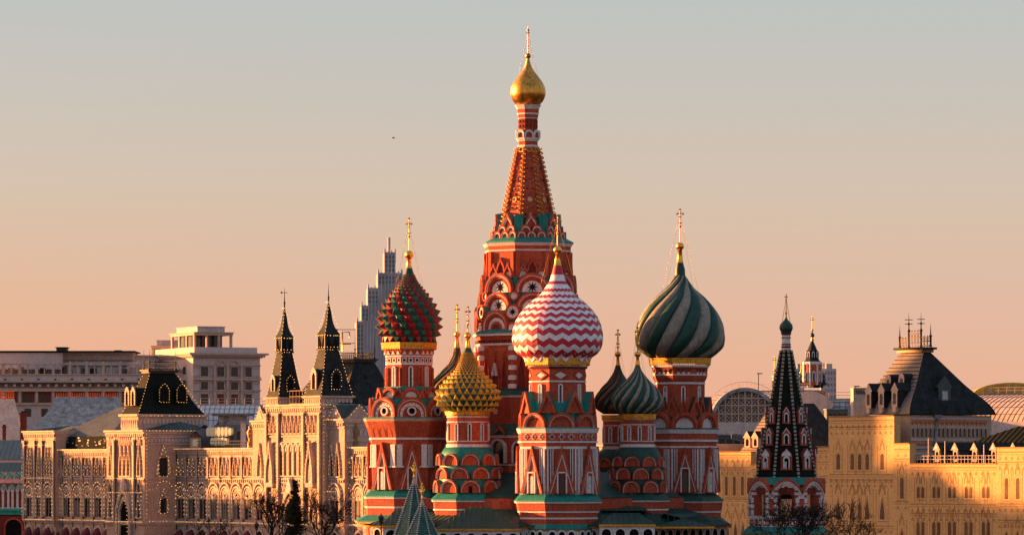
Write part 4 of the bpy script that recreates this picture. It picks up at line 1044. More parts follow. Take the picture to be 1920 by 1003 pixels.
# ---- pavilion A with its green mansard
pA = 5.2; uA0, uA1 = gu(200, pA), gu(271, pA); zA = 19.0
wA = gblock(uA0, uA1, pA, zA, 12); M = gM(pA); L = uA1 - uA0
lights(wA, 'light_string', [[(u, Z1), (u, zA)] for u in (uA0 + .15, uA0 + L * .24, uA1 - L * .24, uA1 - .15)] + [[(uA0, Z2), (uA1, Z2)], [(uA0, 9.9), (uA1, 9.9)]], M, d=.5, sp=.6)
for f_, n_ in ((.12, 1), (.5, 3), (.87, 1)):
    c = uA0 + L * f_
    for i in range(n_): lancet(wA, M, c + (i - (n_ - 1) / 2) * 1.3, 1.0, 12.35, 16.6)
    for i in range(n_ * 2): 
        mb = MB(); u = c + (i - n_ + .5) * .68; mb.ring(arch(.6, 1.5, 'keel', 8, u, 16.75), arch(.36, 1.0, 'keel', 8, u, 16.75), -.02, .2, 'stone_pale', M, closed=False); mb.build('blind_arch', wA)
for f_ in (.12, .87):
    lancet(wA, M, uA0 + L * f_, 1.3, 6.3, 9.6); lancet(wA, M, uA0 + L * f_, 1.1, 9.95, 11.7, lit=False)
for f_ in (.24, .76): pilaster(wA, M, uA0 + L * f_, Z1, 17.6, .5, .45)
mb = MB(); c = uA0 + L * .5       # deep portal
mb.ext(arch(2.9, 8.7, 'point', 14, c, 0), -.02, .03, 'void', M); mb.ring(arch(3.9, 9.5, 'point', 14, c, 0), arch(2.9, 8.7, 'point', 14, c, 0), -.5, .3, 'stone_pale', M, closed=False)
mb.ring(arch(4.9, 10.3, 'point', 14, c, 0), arch(4.2, 9.7, 'point', 14, c, 0), -.1, .5, 'stone_pale', M, closed=False); mb.ext(arch(1.3, 1.8, 'keel', 10, c, 10.2), -.1, .6, 'stone_grey', M)
po = mb.build('portal', wA); lights(po, 'light_string', [arch(3.5, 9.2, 'point', 20, c, 0), arch(4.7, 10.2, 'point', 20, c, 0)[4:-4]], M, d=.6)
MS = sM(uA1, pA)                  # its side wall that faces us
for z0, z1, w_ in ((6.9, 10.6, 1.7), (12.3, 16.9, 2.3)):
    mb = MB(); u = 2.9
    mb.ring(arch(w_, z1 - z0, 'keel', 12, u, z0), arch(w_ * .62, (z1 - z0) * .66, 'round', 12, u, z0), -.02, .25, 'stone_pale', MS, closed=False)
    mb.ext(rect(u - w_ * .30, u + w_ * .30, z0, z0 + (z1 - z0) * .58), -.02, .03, 'glass', MS); mb.ext(arch(w_ * .5, (z1 - z0) * .24, 'keel', 10, u, z0 + (z1 - z0) * .68), .1, .3, 'stone', MS)
    s_ = mb.build('arched_window', wA); lights(s_, 'light_string', [arch(w_ * .92, (z1 - z0) * .98, 'keel', 14, u, z0), [(u - w_ * .34, z0 + (z1 - z0) * .62), (u - w_ * .34, z0), (u + w_ * .34, z0), (u + w_ * .34, z0 + (z1 - z0) * .62)]], MS, d=.33)
lights(wA, 'light_string', [[(0, zA - .1), (9, zA - .1)], [(0, Z1), (5.2, Z1)], [(.1, Z1), (.1, zA)], [(0, 10.3), (1.6, 10.3)] , arch(2.6, 1.3, 'round', 8, 2.9, 10.3), [(4.2, 10.3), (5.2, 10.3)]], MS, d=.5, sp=.55)
mb = MB()
for i in range(16): mb.box(.4 + i * .55, .75 + i * .55, 0, .12, 17.3, 17.75, 'stone_grey', MS)
for zz_ in (Z2, 16.95, 17.95): mb.box(.3, 8.6, 0, .14, zz_ - .1, zz_ + .1, 'stone_pale', MS)
mb.build('panel_frieze', wA)
ua0, ua1 = gu(227, pA - .3), gu(259, pA - .3)
M = gM(pA - .3); mb = MB(); mb.box(ua0, ua1, -11, 0, zA - .2, 21.0, 'stone', M); mb.box(ua0 - .3, ua1 + .3, -11.3, .3, 21.0, 21.35, 'stone_pale', M)
for i in range(9): mb.ext(arch(.42, 1.1, 'keel', 6, ua0 + (ua1 - ua0) * (i + .5) / 9, 19.4), 0, .1, 'stone_pale', M)
MS2 = sM(ua1, pA - .3)
for i in range(18): mb.box(.2 + i * .6, .55 + i * .6, 0, .1, 19.9, 20.5, 'stone_grey', MS2)
at_ = mb.build('attic', AR)
lights(at_, 'light_string', [[(0, 21.1), (10.7, 21.1)]], MS2, d=.45)
ztA = gz(698.5, 290, pA - 3)
rA = mans(ua0, ua1, pA - .3, pA - 11, ua0 + 1.1, ua0 + 3.0, pA - 3.4, pA - 7.6, 21.35, ztA, 'tile_green', flare=.16)
crest(rA, ua0 + 1.1, ua0 + 3.0, pA - 3.4, pA - 7.6, ztA + .5, 1.6)
spike(rA, ua0 + 3.0, pA - 3.4, ztA + .5, 3.0); spike(rA, ua0 + 3.0, pA - 7.6, ztA + .5, 3.0); spike(rA, ua0 + 1.1, pA - 3.4, ztA + .5, 3.0)
def dorm(par, M, u, z0, w, h, d0, depth, m='tile_green', kind='keel', lit=True, frame_m='stone_pale', g='void'):
    mb = MB(); o = arch(w, h, kind, 10, u, z0); i = arch(w * .68, h * .82, kind, 10, u, z0)
    mb.ext(o, d0 - depth, d0, frame_m, M, m); mb.ring(arch(w * 1.12, h * 1.06, kind, 10, u, z0), i, d0 - .05, d0 + .12, frame_m, M, closed=False); mb.ext(i, d0, d0 + .03, g, M)
    o_ = mb.build('dormer_window', par)
    if lit: lights(o_, 'light_string', [arch(w * 1.05, h * 1.03, kind, 12, u, z0) + [(u + w / 2, z0)]], M, d=d0 + .2, sp=.42)
    return o_
MD = sM(ua1, pA - .3); tl = (ztA - 21.35)
for u in (4.3, 7.1): dorm(rA, MD, u, 23.1, 1.5, 2.6, -.42, 2.2, 'tile_green', 'point', frame_m='tile_green')
MF = gM(pA - .3)
for u in (ua0 + 1.4, ua0 + 3.4): dorm(rA, MF, u, 22.6, 1.2, 2.6, -.35, 2.2, 'tile_green', 'point')
# low metal roofs beside it
def lowroof(u0, u1, p0, p1, z0, z1, m='metal_dark', name='metal_roof'):
    P = lambda u, p, z: tuple(GP + Gm * u + Gn * p + Vector((0, 0, z))); mb = MB(); pm = (p0 + p1) / 2; i = min((p0 - p1) / 2, (u1 - u0) / 2) * .95
    mb.add([P(u0, p0, z0), P(u1, p0, z0), P(u1, p1, z0), P(u0, p1, z0), P(u0 + i, pm, z1), P(u1 - i, pm, z1)], [(0, 1, 5, 4), (1, 2, 5), (2, 3, 4, 5), (3, 0, 4)], m)
    o_ = mb.build(name, AR); mb = MB(); n = int((u1 - u0) / .7)
    for k in range(n + 1):
        u = u0 + (u1 - u0) * k / n; um = min(max(u, u0 + i), u1 - i); f_ = 1 - abs(u - um) / i if i else 1
        mb.tube([Vector(P(u, p0, z0 + .03)), Vector(P(u, p0 + (pm - p0) * f_, z0 + (z1 - z0) * f_ + .03))], .035, m, 4)
    n = int((p0 - p1) / .7)
    for k in range(n + 1):
        p = p0 + (p1 - p0) * k / n; f_ = 1 - abs(p - pm) / abs(pm - p0)
        mb.tube([Vector(P(u1, p, z0 + .03)), Vector(P(u1 - i * f_, p, z0 + (z1 - z0) * f_ + .03))], .035, m, 4)
    mb.build('roof_seam', o_); return o_
lowroof(ua1 - 1, uA1 + .2, pA - 1.2, pA - 11.5, zA + .02, zA + 1.25)
lowroof(gu(98, -1), gu(150, -1) + 9, -1.5, -16, 18.3, 22.8, 'metal_roof')
M = gM(-.9); mb = MB(); mb.box(gu(100, -.9), gu(205, -.9), -8, 0, Z3 - .2, 18.25, 'roof_black', M); ter = mb.build('terrace_screen', AR); mb = MB()
random.seed(11)
mb = MB(); u0, u1 = gu(100, -.9), gu(205, -.9)
for i in range(26):
    u = u0 + 1 + (u1 - u0 - 2) * random.random(); z_ = Z3 + .4 + 1.4 * random.random(); mb.box(u, u + .3 + .5 * random.random(), .0, .06, z_, z_ + .12 + .18 * random.random(), random.choice(('metal_roof', 'stone_grey', 'white_old')), M)
mb.build('terrace_railing', ter)
lowroof(gu(48, .8) - .2, gu(100, .8) + .2, .7, -9, 19.2, 19.9)
# ---- gate block B with the two spires
pC, pB = .9, 2.0; zC, zB = 20.2, 22.3
def sideblock(px0, px1, nl):
    w_ = gblock(gu(px0, pC), gu(px1, pC), pC, zC, 5.2); M = gM(pC); u0, u1 = gu(px0, pC), gu(px1, pC); c = (u0 + u1) / 2; w = u1 - u0
    bigwin(w_, M, c, min(3.6, w * .7)); groundbay(w_, M, c, min(3.6, w * .7), False)
    for i in range(nl): lancet(w_, M, c + (i - (nl - 1) / 2) * 1.7, 1.25, 12.3, 16.7)
    lights(w_, 'light_string', [[(u0 + .1, Z1), (u0 + .1, zC)], [(u1 - .1, Z1), (u1 - .1, zC)], [(u0, 10.2), (u1, 10.2)]], M, d=.5, sp=.6)
    mb = MB(); mb.ext([(u0 + w * .85, zC), (c, zC + 2.0), (u0 + w * .15, zC)], -4.5, .05, 'stone', M, 'metal_dark'); mb.ext([(u0 + w * .70, zC + .2), (c, zC + 1.5), (u0 + w * .3, zC + .2)], .05, .12, 'stone_pale', M); g_ = mb.build('gable', w_)
    lights(g_, 'light_string', [[(u0 + w * .85, zC), (c, zC + 2.0), (u0 + w * .15, zC)]], M, d=.2)
    S = sM(u1, pC); mb = MB(); mb.ext([(.2, zC), (2.3, zC + 2.0), (4.4, zC)], -3, .02, 'stone', S, 'metal_dark')
    for i in range(7): mb.box(.35 + i * .66, .75 + i * .66, 0, .1, 17.9, 18.7, 'stone_grey', S)
    for zz_ in (17.2, 19.3): mb.box(.1, 5, 0, .16, zz_ - .12, zz_ + .12, 'stone_pale', S)
    g2 = mb.build('gable', w_); lights(g2, 'light_string', [[(.2, zC - .3), (2.3, zC + 2.0), (4.4, zC - .3), (.2, zC - .3)]], S, d=.12)
    return w_
sideblock(612, 646, 2); sideblock(474, 502, 1)
uB0, uB1 = gu(500, pB), gu(603, pB); wB = gblock(uB0, uB1, pB, zB, 6.2); M = gM(pB); L = uB1 - uB0
tL0, tL1, tR0 = uB0, gu(524, pB), gu(571, pB)
for u in (tL1, tR0, tL0 + .3, uB1 - .3): pilaster(wB, M, u, Z1, zB - 1.2, .6, .4)
for i in range(14):   # frieze of narrow windows high up
    u = uB0 + L * (i + .6) / 14.2
    if abs(u - tL1) < .5 or abs(u - tR0) < .5: continue
    lancet(wB, M, u, .72, 18.3, 20.6, 'keel')
mb = MB()
for i in range(34): mb.ext(arch(.4, .8, 'keel', 6, uB0 + L * (i + .5) / 34, 20.75), 0, .12, 'stone_pale', M)
for z0, z1 in ((17.75, 17.95), (16.95, 17.1), (11.35, 11.5), (9.9, 10.05)): mb.box(uB0, uB1, 0, .15, z0, z1, 'stone_pale', M)
for i in range(9): mb.ring(arch(.8, 1.0, 'keel', 8, tL1 + .9 + i * (tR0 - tL1 - 1.8) / 8, 10.2), arch(.5, .7, 'keel', 8, tL1 + .9 + i * (tR0 - tL1 - 1.8) / 8, 10.2), 0, .13, 'stone_pale', M, closed=False)
mb.build('arch_frieze', wB)
for i in range(5): lancet(wB, M, tL1 + (tR0 - tL1) * (i + .5) / 5, 1.2, 12.4, 16.7, 'round')
for u in ((tL0 + tL1) / 2, (tR0 + uB1) / 2):
    mb = MB(); mb.ext(arch(1.9, 5.6, 'keel', 12, u, 11.4), -.1, .5, 'stone_grey', M, 'stone'); mb.ring(arch(2.2, 6.0, 'keel', 12, u, 11.3), arch(1.7, 5.2, 'keel', 12, u, 11.3), .3, .75, 'stone_pale', M, closed=False)
    mb.ext(rect(u - .4, u + .4, 11.8, 14.6), .5, .55, 'glass', M); mb.box(u - 1.1, u + 1.1, 0, .7, 10.8, 11.4, 'stone_pale', M); ni = mb.build('niche', wB)
    lights(ni, 'light_string', [arch(2.0, 5.7, 'keel', 14, u, 11.4)], M, d=.85)
    lancet(wB, M, u, 1.5, 6.2, 9.3)
cc = (tL1 + tR0) / 2; mb = MB()
mb.ext(arch(3.3, 8.9, 'point', 14, cc, 0), -.02, .03, 'void', M); mb.ring(arch(4.5, 9.7, 'point', 14, cc, 0), arch(3.3, 8.9, 'point', 14, cc, 0), -.5, .3, 'stone_pale', M, closed=False)
mb.ring(arch(5.7, 10.5, 'point', 14, cc, 0), arch(4.8, 9.9, 'point', 14, cc, 0), -.1, .5, 'stone', M, closed=False); mb.ext(arch(1.5, 2.2, 'keel', 10, cc, 10.0), -.1, .6, 'stone_grey', M)
po = mb.build('portal', wB); lights(po, 'light_string', [arch(4.0, 9.3, 'point', 20, cc, 0), arch(5.4, 10.3, 'point', 20, cc, 0)[4:-4], [(cc - .7, 10.2), (cc, 12.1), (cc + .7, 10.2)]], M, d=.6)
lights(wB, 'light_string', [[(u, Z1), (u, zB)] for u in (uB0 + .1, tL1, tR0, uB1 - .1)] + [[(tL1, Z2), (tR0, Z2)]], M, d=.6, sp=.6)
SB = sM(uB1, pB)
lights(wB, 'light_string', [[(.1, Z1), (.1, zB)], [(0, zB - .1), (6, zB - .1)], [(0, 17.9), (6, 17.9)]], SB, d=.45, sp=.55)
mb = MB()
for i in range(9): mb.box(.35 + i * .64, .72 + i * .64, 0, .1, 20.6, 21.4, 'stone_grey', SB); mb.box(.35 + i * .64, .72 + i * .64, 0, .1, 18.7, 19.5, 'stone_grey', SB)
for zz_ in (18.2, 20.1): mb.box(0, 6.1, 0, .16, zz_ - .12, zz_ + .12, 'stone_pale', SB)
mb.build('panel_frieze', wB)
def spire(uc, p_front, s0, px, ybot, ybelt, ylan, ytip, ytop, vane):
    """square spire: base block, lower tent, lantern, upper tent and finial; s0 = side of its base"""
    pc = p_front - s0 / 2; Y = gY(uc, pc); z = lambda y: PZ(y, Y); h0 = s0 / 2; h1 = s0 * .215
    M = gM(0); mb = MB(); mb.box(uc - h0, uc + h0, pc - h0, pc + h0, zB - .2, z(ybot) - .25, 'stone', M); mb.box(uc - h0 - .3, uc + h0 + .3, pc - h0 - .3, pc + h0 + .3, z(ybot) - .25, z(ybot), 'stone_pale', M)
    for i in range(8): mb.box(uc - h0 + .1 + i * s0 / 8, uc - h0 + .1 + (i + .55) * s0 / 8, pc + h0, pc + h0 + .1, zB + .15, zB + .7, 'stone_pale', M); mb.box(uc + h0, uc + h0 + .1, pc - h0 + .1 + i * s0 / 8, pc - h0 + .1 + (i + .55) * s0 / 8, zB + .15, zB + .7, 'stone_grey', M)
    bl = mb.build('spire_base', AR)
    lo_ = mans(uc - h0, uc + h0, pc + h0, pc - h0, uc - h1, uc + h1, pc + h1, pc - h1, z(ybot), z(ybelt), 'slate', 'spire_roof', False, False, True, None, .12)
    mb = MB(); e = h1 + .16; mb.box(uc - e, uc + e, pc - e, pc + e, z(ybelt), z(ybelt) + .25, 'slate', M); mb.box(uc - h1, uc + h1, pc - h1, pc + h1, z(ybelt) + .25, z(ylan) - .1, 'slate', M); mb.box(uc - e, uc + e, pc - e, pc + e, z(ylan) - .1, z(ylan) + .12, 'slate', M)
    for a in (-1, 1):
        mb.ext(arch(h1 * .7, (z(ylan) - z(ybelt)) * .7, 'keel', 8, uc + a * h1 * .5, z(ybelt) + .35), pc + h1, pc + h1 + .06, 'void', M)
        for b in (-1, 1): mb.box(uc + a * h1 - .1, uc + a * h1 + .1, pc + b * h1 - .1, pc + b * h1 + .1, z(ybelt) + .25, z(ylan), 'iron', M)
    S = sM(uc + h1, pc); 
    for a in (-1, 1): mb.ext(arch(h1 * .7, (z(ylan) - z(ybelt)) * .7, 'keel', 8, a * h1 * .5, z(ybelt) + .35), 0, .06, 'void', S)
    la = mb.build('lantern', AR)
    lights(la, 'light_string', [[(uc - e, z(ylan)), (uc + e, z(ylan))], [(uc - e, z(ybelt) + .1), (uc + e, z(ybelt) + .1)]], M, d=pc + e + .1, sp=.4); S2 = sM(uc + e, pc); lights(la, 'light_string', [[(-e, z(ylan)), (e, z(ylan))], [(-e, z(ybelt) + .1), (e, z(ybelt) + .1)]], S2, d=.1, sp=.4)
    up_ = mans(uc - e, uc + e, pc + e, pc - e, uc - .12, uc + .12, pc + .12, pc - .12, z(ylan) + .12, z(ytip), 'slate', 'spire_roof', False, False, True, None, .45)
    spike(up_, uc, pc, z(ytip) - .1, z(ytop) - z(ytip), .085, vane)
    dorm(lo_, gM(0), uc, z(ybot) + (z(ybelt) - z(ybot)) * .14, s0 * .28, s0 * .58, pc + h0 * .90, s0 * .3, 'slate', 'point'); dorm(lo_, sM(uc, pc), 0, z(ybot) + (z(ybelt) - z(ybot)) * .14, s0 * .30, s0 * .56, h0 * .90, s0 * .3, 'slate', 'point', frame_m='slate')
spire(tL0 + 1.9, pB + .1, 3.8, 547, 745, 662, 634, 584, 537, True)
spire(uB1 - 2.45, pB + .1, 4.9, 624, 742, 657, 629, 573, 529, False)
um = (uB0 + uB1) / 2; zt = gz(681, 620, -6)
rB = mans(um - 8.5, um + 8.5, -.5, -11, um - 4.6, um + 4.9, -5, -8, zB, zt, 'slate', strings=False, flare=.22)
crest(rB, um - 4.6, um + 4.9, -5, -8, zt + .5, 1.0); spike(rB, um - 4.6, -5, zt + .5, 3.2); spike(rB, um + 4.9, -5, zt + .5, 3.4); spike(rB, um + 4.9, -8, zt + .5, 3.2)
MR = gM(-.5)
for u in (um - 1.3, um + 2.2): dorm(rB, MR, u, zB + .3, 1.3, 2.0, -.2, 2, 'slate', 'keel')
mb = MB()                         # open metal frame carrying an emblem on the ridge
fc = GP + Gm * (um - .3) + Gn * -5.2; T = Matrix.Translation((fc.x, fc.y, zt + .5)); fw_, fh = 2.3, 4.3
mb2 = MB()
for x in (-fw_, -fw_ * .1, fw_): mb2.tube([(x, 0, 0), (x, 0, fh)], .05, 'iron', 4, T)
for z_ in (.9, fh - .15, fh * .52): mb2.tube([(-fw_, 0, z_), (fw_, 0, z_)], .045, 'iron', 4, T)
for a, b in ((-fw_, -fw_ * .1), (-fw_ * .1, -fw_)): mb2.tube([(a, 0, .9), (b, 0, fh)], .035, 'iron', 4, T)
mb2.tube([(.5, 0, 1.1), (.5, 0, fh - .5), (1.5, 0, fh - .5), (1.5, 0, fh - 1.3)], .1, 'gold_paint', 5, T); mb2.tube([(.5, 0, fh * .5), (1.7, 0, fh * .5)], .09, 'gold_paint', 5, T)
mb2.build('emblem_frame', rB)
mb = MB(); M = gM(pB - .5)      # maintenance cradle between the spires
u0, u1 = gu(540, pB), gu(570, pB)
for z_ in (zB + .1, zB + 1.1, zB + 1.9): mb.tube([(u0, .2, z_), (u1, .2, z_)], .05, 'bronze', 4, M)
for i in range(6): mb.tube([(u0 + (u1 - u0) * i / 5, .2, zB), (u0 + (u1 - u0) * i / 5, .2, zB + 1.9)], .05, 'bronze', 4, M)
mb.box(u0, u1, -.4, .2, zB - .0, zB + .15, 'bronze', M); mb.build('balustrade', wB)
# ---- rooftop clutter, each thing standing on the flat roof between the blocks
random.seed(5)
def onroof(px, p): u = gu(px, p); c = AR.location + GP + Gm * u + Gn * p; return Vector((c.x, c.y, Z3))
c = onroof(412, -1.5); T = Matrix.Rotation(-GA, 4, 'Z')
sg = thing('roof_sign', 'small rooftop sign of glowing pale ovals in two rows on the arcade roof edge', 'sign', tuple(c)); fr_ = MB()
for x in (-2.6, 0, 2.6): fr_.tube([(x, .12, -.1), (x, .12, 3.0)], .05, 'iron', 4, T)
for z_ in (.35, 2.0): fr_.tube([(-3.4, .12, z_), (3.4, .12, z_)], .05, 'iron', 4, T)
fr_.build('sign_frame', sg)
for n, z_, r, ow in ((7, 2.35, .56, 3.0), (5, .95, .5, 1.9)):
    for i in range(n):
        x = -ow + 2 * ow * i / (n - 1); mb = MB(); k = random.uniform(.75, 1.0); mb.ext([(x + r * .74 * math.cos(t_), z_ + r * k * 1.25 * math.sin(t_)) for t_ in [j * math.pi / 8 for j in range(16)]], -.2, .2, 'lamp_glow', T @ Matrix.Diagonal((1, -1, 1, 1))); mb.build('lit_oval', sg)
c = onroof(437, -5); h_ = thing('plant_room', 'grey rooftop plant room with a pale overhanging lid on the arcade roof', 'roof shed', tuple(c)); mb = MB(); mb.box(-2.6, 2.6, -2, 2, -.1, 3.4, 'metal_roof'); mb.box(-2.0, 2.0, -1.6, 1.6, 3.4, 4.7, 'zinc'); mb.build('wall', h_)
mb = MB(); mb.box(-3.0, 3.0, -2.2, 2.2, 4.7, 4.95, 'metal_roof'); mb.build('roof', h_)
mb = MB(); 
for i in range(3): mb.box(-2.1 + i * 1.4, -1.2 + i * 1.4, -2.06, -2.0, 1.2, 2.4, 'glass')
mb.build('window', h_)
c = onroof(384, -4); mb = MB(); mb.rev([(1.9, 0), (1.9, 1.5), (1.5, 2.3), (.8, 2.8), (.1, 2.95)], 16, 'metal_roof'); mb.rev([(.3, 2.9), (.45, 3.2), (.1, 3.5)], 8, 'iron'); tag(mb.build('roof_tank', None, tuple(c)), 'domed grey metal vent housing beside the green mansard roof', 'vent')
for px, p, h in ((403, -3, 3.6), (410, -3.2, 2.8)):
    c = onroof(px, p); mb = MB(); mb.tube([(0, 0, -.1), (0, 0, h * .6), (.15, 0, h * .82), (.7, -.2, h), (1.0, -.3, h * .92)], [.22, .22, .26, .42, .5], 'iron', 10); tag(mb.build('air_cowl', None, tuple(c)), 'taller dark curved air duct on the arcade roof' if h > 3 else 'shorter dark curved air duct on the arcade roof', 'air duct')
c = onroof(456, -3); mb = MB(); mb.box(-.35, .35, -.35, .35, -.1, 3.6, 'white_old'); mb.box(-.45, .45, -.45, .45, 3.6, 3.9, 'zinc'); tag(mb.build('chimney', None, tuple(c)), 'pale square chimney on the arcade roof near the gabled block', 'chimney')
c = onroof(367, -1.2); k = thing('roof_kiosk', 'tiny lit wooden house standing at the arcade roof edge', 'kiosk', tuple(c)); mb = MB(); mb.box(-.8, .8, -.6, .6, -.1, 1.6, 'stone'); mb.build('wall', k)
mb = MB(); mb.ext([(-1.1, 1.6), (1.1, 1.6), (0, 2.6)], -.7, .7, 'stone_pale'); mb.build('roof', k); mb = MB(); mb.box(-.4, .4, -.64, -.6, .3, 1.3, 'lamp_glow'); mb.build('window', k)
for px, lab in ((470, 'upright gilded ornament with a lamp at the roof edge by the gabled block'), (666, 'gilded ornament on the roof edge beside the cathedral tower')):
    c = onroof(px, -.8); mb = MB(); mb.rev([(.5, -.1), (.5, .8), (.25, 1.0), (.45, 1.5), (.6, 2.2), (.3, 2.7), (.35, 3.0), (.05, 3.3)], 10, 'bronze'); tag(mb.build('roof_ornament', None, tuple(c)), lab, 'ornament')
mb = MB(); c = onroof(430, -1); Mx = Matrix.Rotation(-GA, 4, 'Z')
for i in range(26):
    x = -9 + 18 * i / 25; mb.tube([(x, 0, -.1), (x, 0, 1.0)], .03, 'iron', 4, Mx)
for z_ in (.5, 1.0): mb.tube([(-9, 0, z_), (9, 0, z_)], .035, 'iron', 4, Mx)
tag(mb.build('roof_railing', None, tuple(c)), 'thin dark railing along the arcade roof edge', 'railing')
# ================================================================ building wrapped in a printed cover (right), same facade line
WR = thing('wrapped_building', 'yellow building wrapped in printed scaffold cloth, with a steep dark roof, at the right edge', 'building', (PX(1700, 520), 520, 0))
off = Vector(WR.location) - Vector(AR.location)
def wM(p): return Matrix.Translation(-off) @ gM(p)
def wS(u, p): return Matrix.Translation(-off) @ sM(u, p)
def wrap(px0, px1, ptop, wins, lines, p=2.0, extra=()):
    u0, u1 = gu(px0, p), gu(px1, p); zt = gz(ptop, (px0 + px1) / 2, p); M = wM(p); mb = MB()
    zz = lambda py, px: gz(py, px, p)
    n = max(2, int((u1 - u0) / .8)); vs = []; fs = []     # slightly rippled cloth
    for i in range(n + 1):
        u = u0 + (u1 - u0) * i / n; d = 0.0
        for j in range(6): vs.append((u, d if 0 < j < 5 else 0, zt * j / 5))
    for i in range(n):
        for j in range(5): fs.append((i * 6 + j, (i + 1) * 6 + j, (i + 1) * 6 + j + 1, i * 6 + j + 1))
    mb.add(vs, fs, 'scrim', True, M); mb.box(u0, u1, -.9, -.05, 0, zt - .02, 'scrim', M); mb.box(u0 - .05, u1 + .05, -.95, .14, zt - .02, zt + .06, 'scrim_line', M)
    D0, D1 = .004, .010
    for py in lines:
        z_ = zz(py, (px0 + px1) / 2); mb.box(u0 + .1, u1 - .1, D0, D1, z_ - .07, z_ + .07, 'scrim_line', M); mb.box(u0 + .1, u1 - .1, D0, D1, z_ - .3, z_ - .24, 'scrim_line', M)
        k = int((u1 - u0) / 1.1)
        for i in range(k): mb.ext(arch(.5, .42, 'keel', 6, u0 + (i + .5) * (u1 - u0) / k, z_ - .85), D0, D1, 'scrim_line', M)
    for (px, y0, y1, w, kind) in wins:
        u = gu(px, p); za, zb = zz(y1, px), zz(y0, px); W_ = w * F / gY(u, p) ** 0 / 8100 * gY(u, p) / .5 * 1.0
        W_ = w * gY(u, p) / F / .5
        mb.ext(arch(W_, zb - za, kind, 10, u, za), D0, D1, 'scrim_win', M)
        mb.ring(arch(W_ * 1.75, (zb - za) * 1.12, kind, 10, u, za), arch(W_ * 1.6, (zb - za) * 1.09, kind, 10, u, za), D0, D1, 'scrim_line', M, closed=False)
        for e in (-1, 1): mb.box(u + e * W_ * 1.25 - .05, u + e * W_ * 1.25 + .05, D0, D1, za - .6, zb + 1.0, 'scrim_line', M)
        mb.ring(arch(W_ * 1.5, 1.5, 'keel', 8, u, zb + .35), arch(W_ * .9, .95, 'keel', 8, u, zb + .35), D0, D1, 'scrim_line', M, closed=False)
        mb.box(u - W_ * 1.0, u + W_ * 1.0, D0, D1, za - .28, za - .18, 'scrim_line', M)
    return mb.build('printed_wrap', WR)
wrap(1349, 1408, 847, [(x, 892, 928, 4.6, 'round') for x in (1362, 1377, 1392)] + [(x, 977, 1003, 6, 'keel') for x in (1364, 1379, 1393)], [853, 876, 935])
wrap(1408, 1420, 871, [], [880, 936]); wrap(1533, 1553.5, 837, [(1543, 965, 1000, 5, 'keel')], [845, 866, 892])
wrap(1553.5, 1676.5, 780, [(x, 850, 880, 6, 'round') for x in (1571.6, 1598, 1612, 1626, 1654)] + [(x, 932, 973, 8, 'keel') for x in (1571.6, 1598, 1612, 1626, 1654)], [788, 800, 889, 899, 985])
wrap(1676.5, 1705.5, 831, [(1691, 894, 934, 6, 'round'), (1691, 990, 1010, 6, 'keel')], [842, 860, 940])
wrap(1705.5, 1869, 869, [(x, 912, 933, 5, 'round') for a in (1726, 1755.5, 1785, 1816, 1848.5) for x in (a - 4.3, a + 4.3)] + [(x, 977, 1006, 5.4, 'round') for a in (1726, 1755.5, 1785, 1816, 1848.5) for x in (a - 4.6, a + 4.6)], [876, 945, 962])
wrap(1869, 1960, 838.5, [(x, 895, 935, 6, 'round') for x in (1887, 1908, 1932)] + [(x, 995, 1010, 6, 'keel') for x in (1887, 1908)], [847, 866, 944, 975])
# the building's own body behind the cloth
pR = -.4; uR = gu(1706, pR); M = wM(0); zRb = gz(776, 1706, pR); mb = MB()
mb.box(uR - 10.8, uR - .15, pR - 12.0, pR - .2, 0, zRb - .1, 'stone', M)
SW = wS(uR - .15, pR)
for i in range(18):
    a = .5 + i * .62; mb.ext(arch(.36, 1.0, 'round', 6, a, zRb - 2.6), 0, .06, 'glass', SW); mb.ring(arch(.5, 1.25, 'round', 6, a, zRb - 2.7), arch(.36, 1.0, 'round', 6, a, zRb - 2.6), 0, .14, 'stone_pale', SW, closed=False); mb.ext([(a - .31, zRb - .9), (a, zRb - 1.25), (a + .31, zRb - .9), (a, zRb - .75)], 0, .1, 'brick_orange', SW)
for z_ in (zRb - .5, zRb - 3.0, zRb - 3.9, zRb - 4.6): mb.box(.1, 11.7, 0, .18, z_ - .12, z_ + .12, 'stone_pale', SW)
for i in range(22): mb.ext([(.2 + i * .5, zRb - 3.6), (.45 + i * .5, zRb - 3.25), (.7 + i * .5, zRb - 3.6)], 0, .08, 'brick_orange', SW)
mb.build('wall', WR)
mb = MB(); mb.tube([(3.9, .25, zRb - .2), (3.9, .25, zRb - 1.2), (3.7, .25, zRb - 1.5), (3.6, .25, zRb - 5)], .17, 'zinc', 8, SW); mb.rev([(.18, 0), (.5, .5), (.5, .65)], 8, 'zinc', True, 0, SW @ Matrix.Translation((3.9, .3, zRb - .7))); mb.build('drainpipe', WR)
zRt = gz(661, 1715, pR - 4)
def P_(u, p, z): return GP + Gm * u + Gn * p + Vector((0, 0, z)) - off
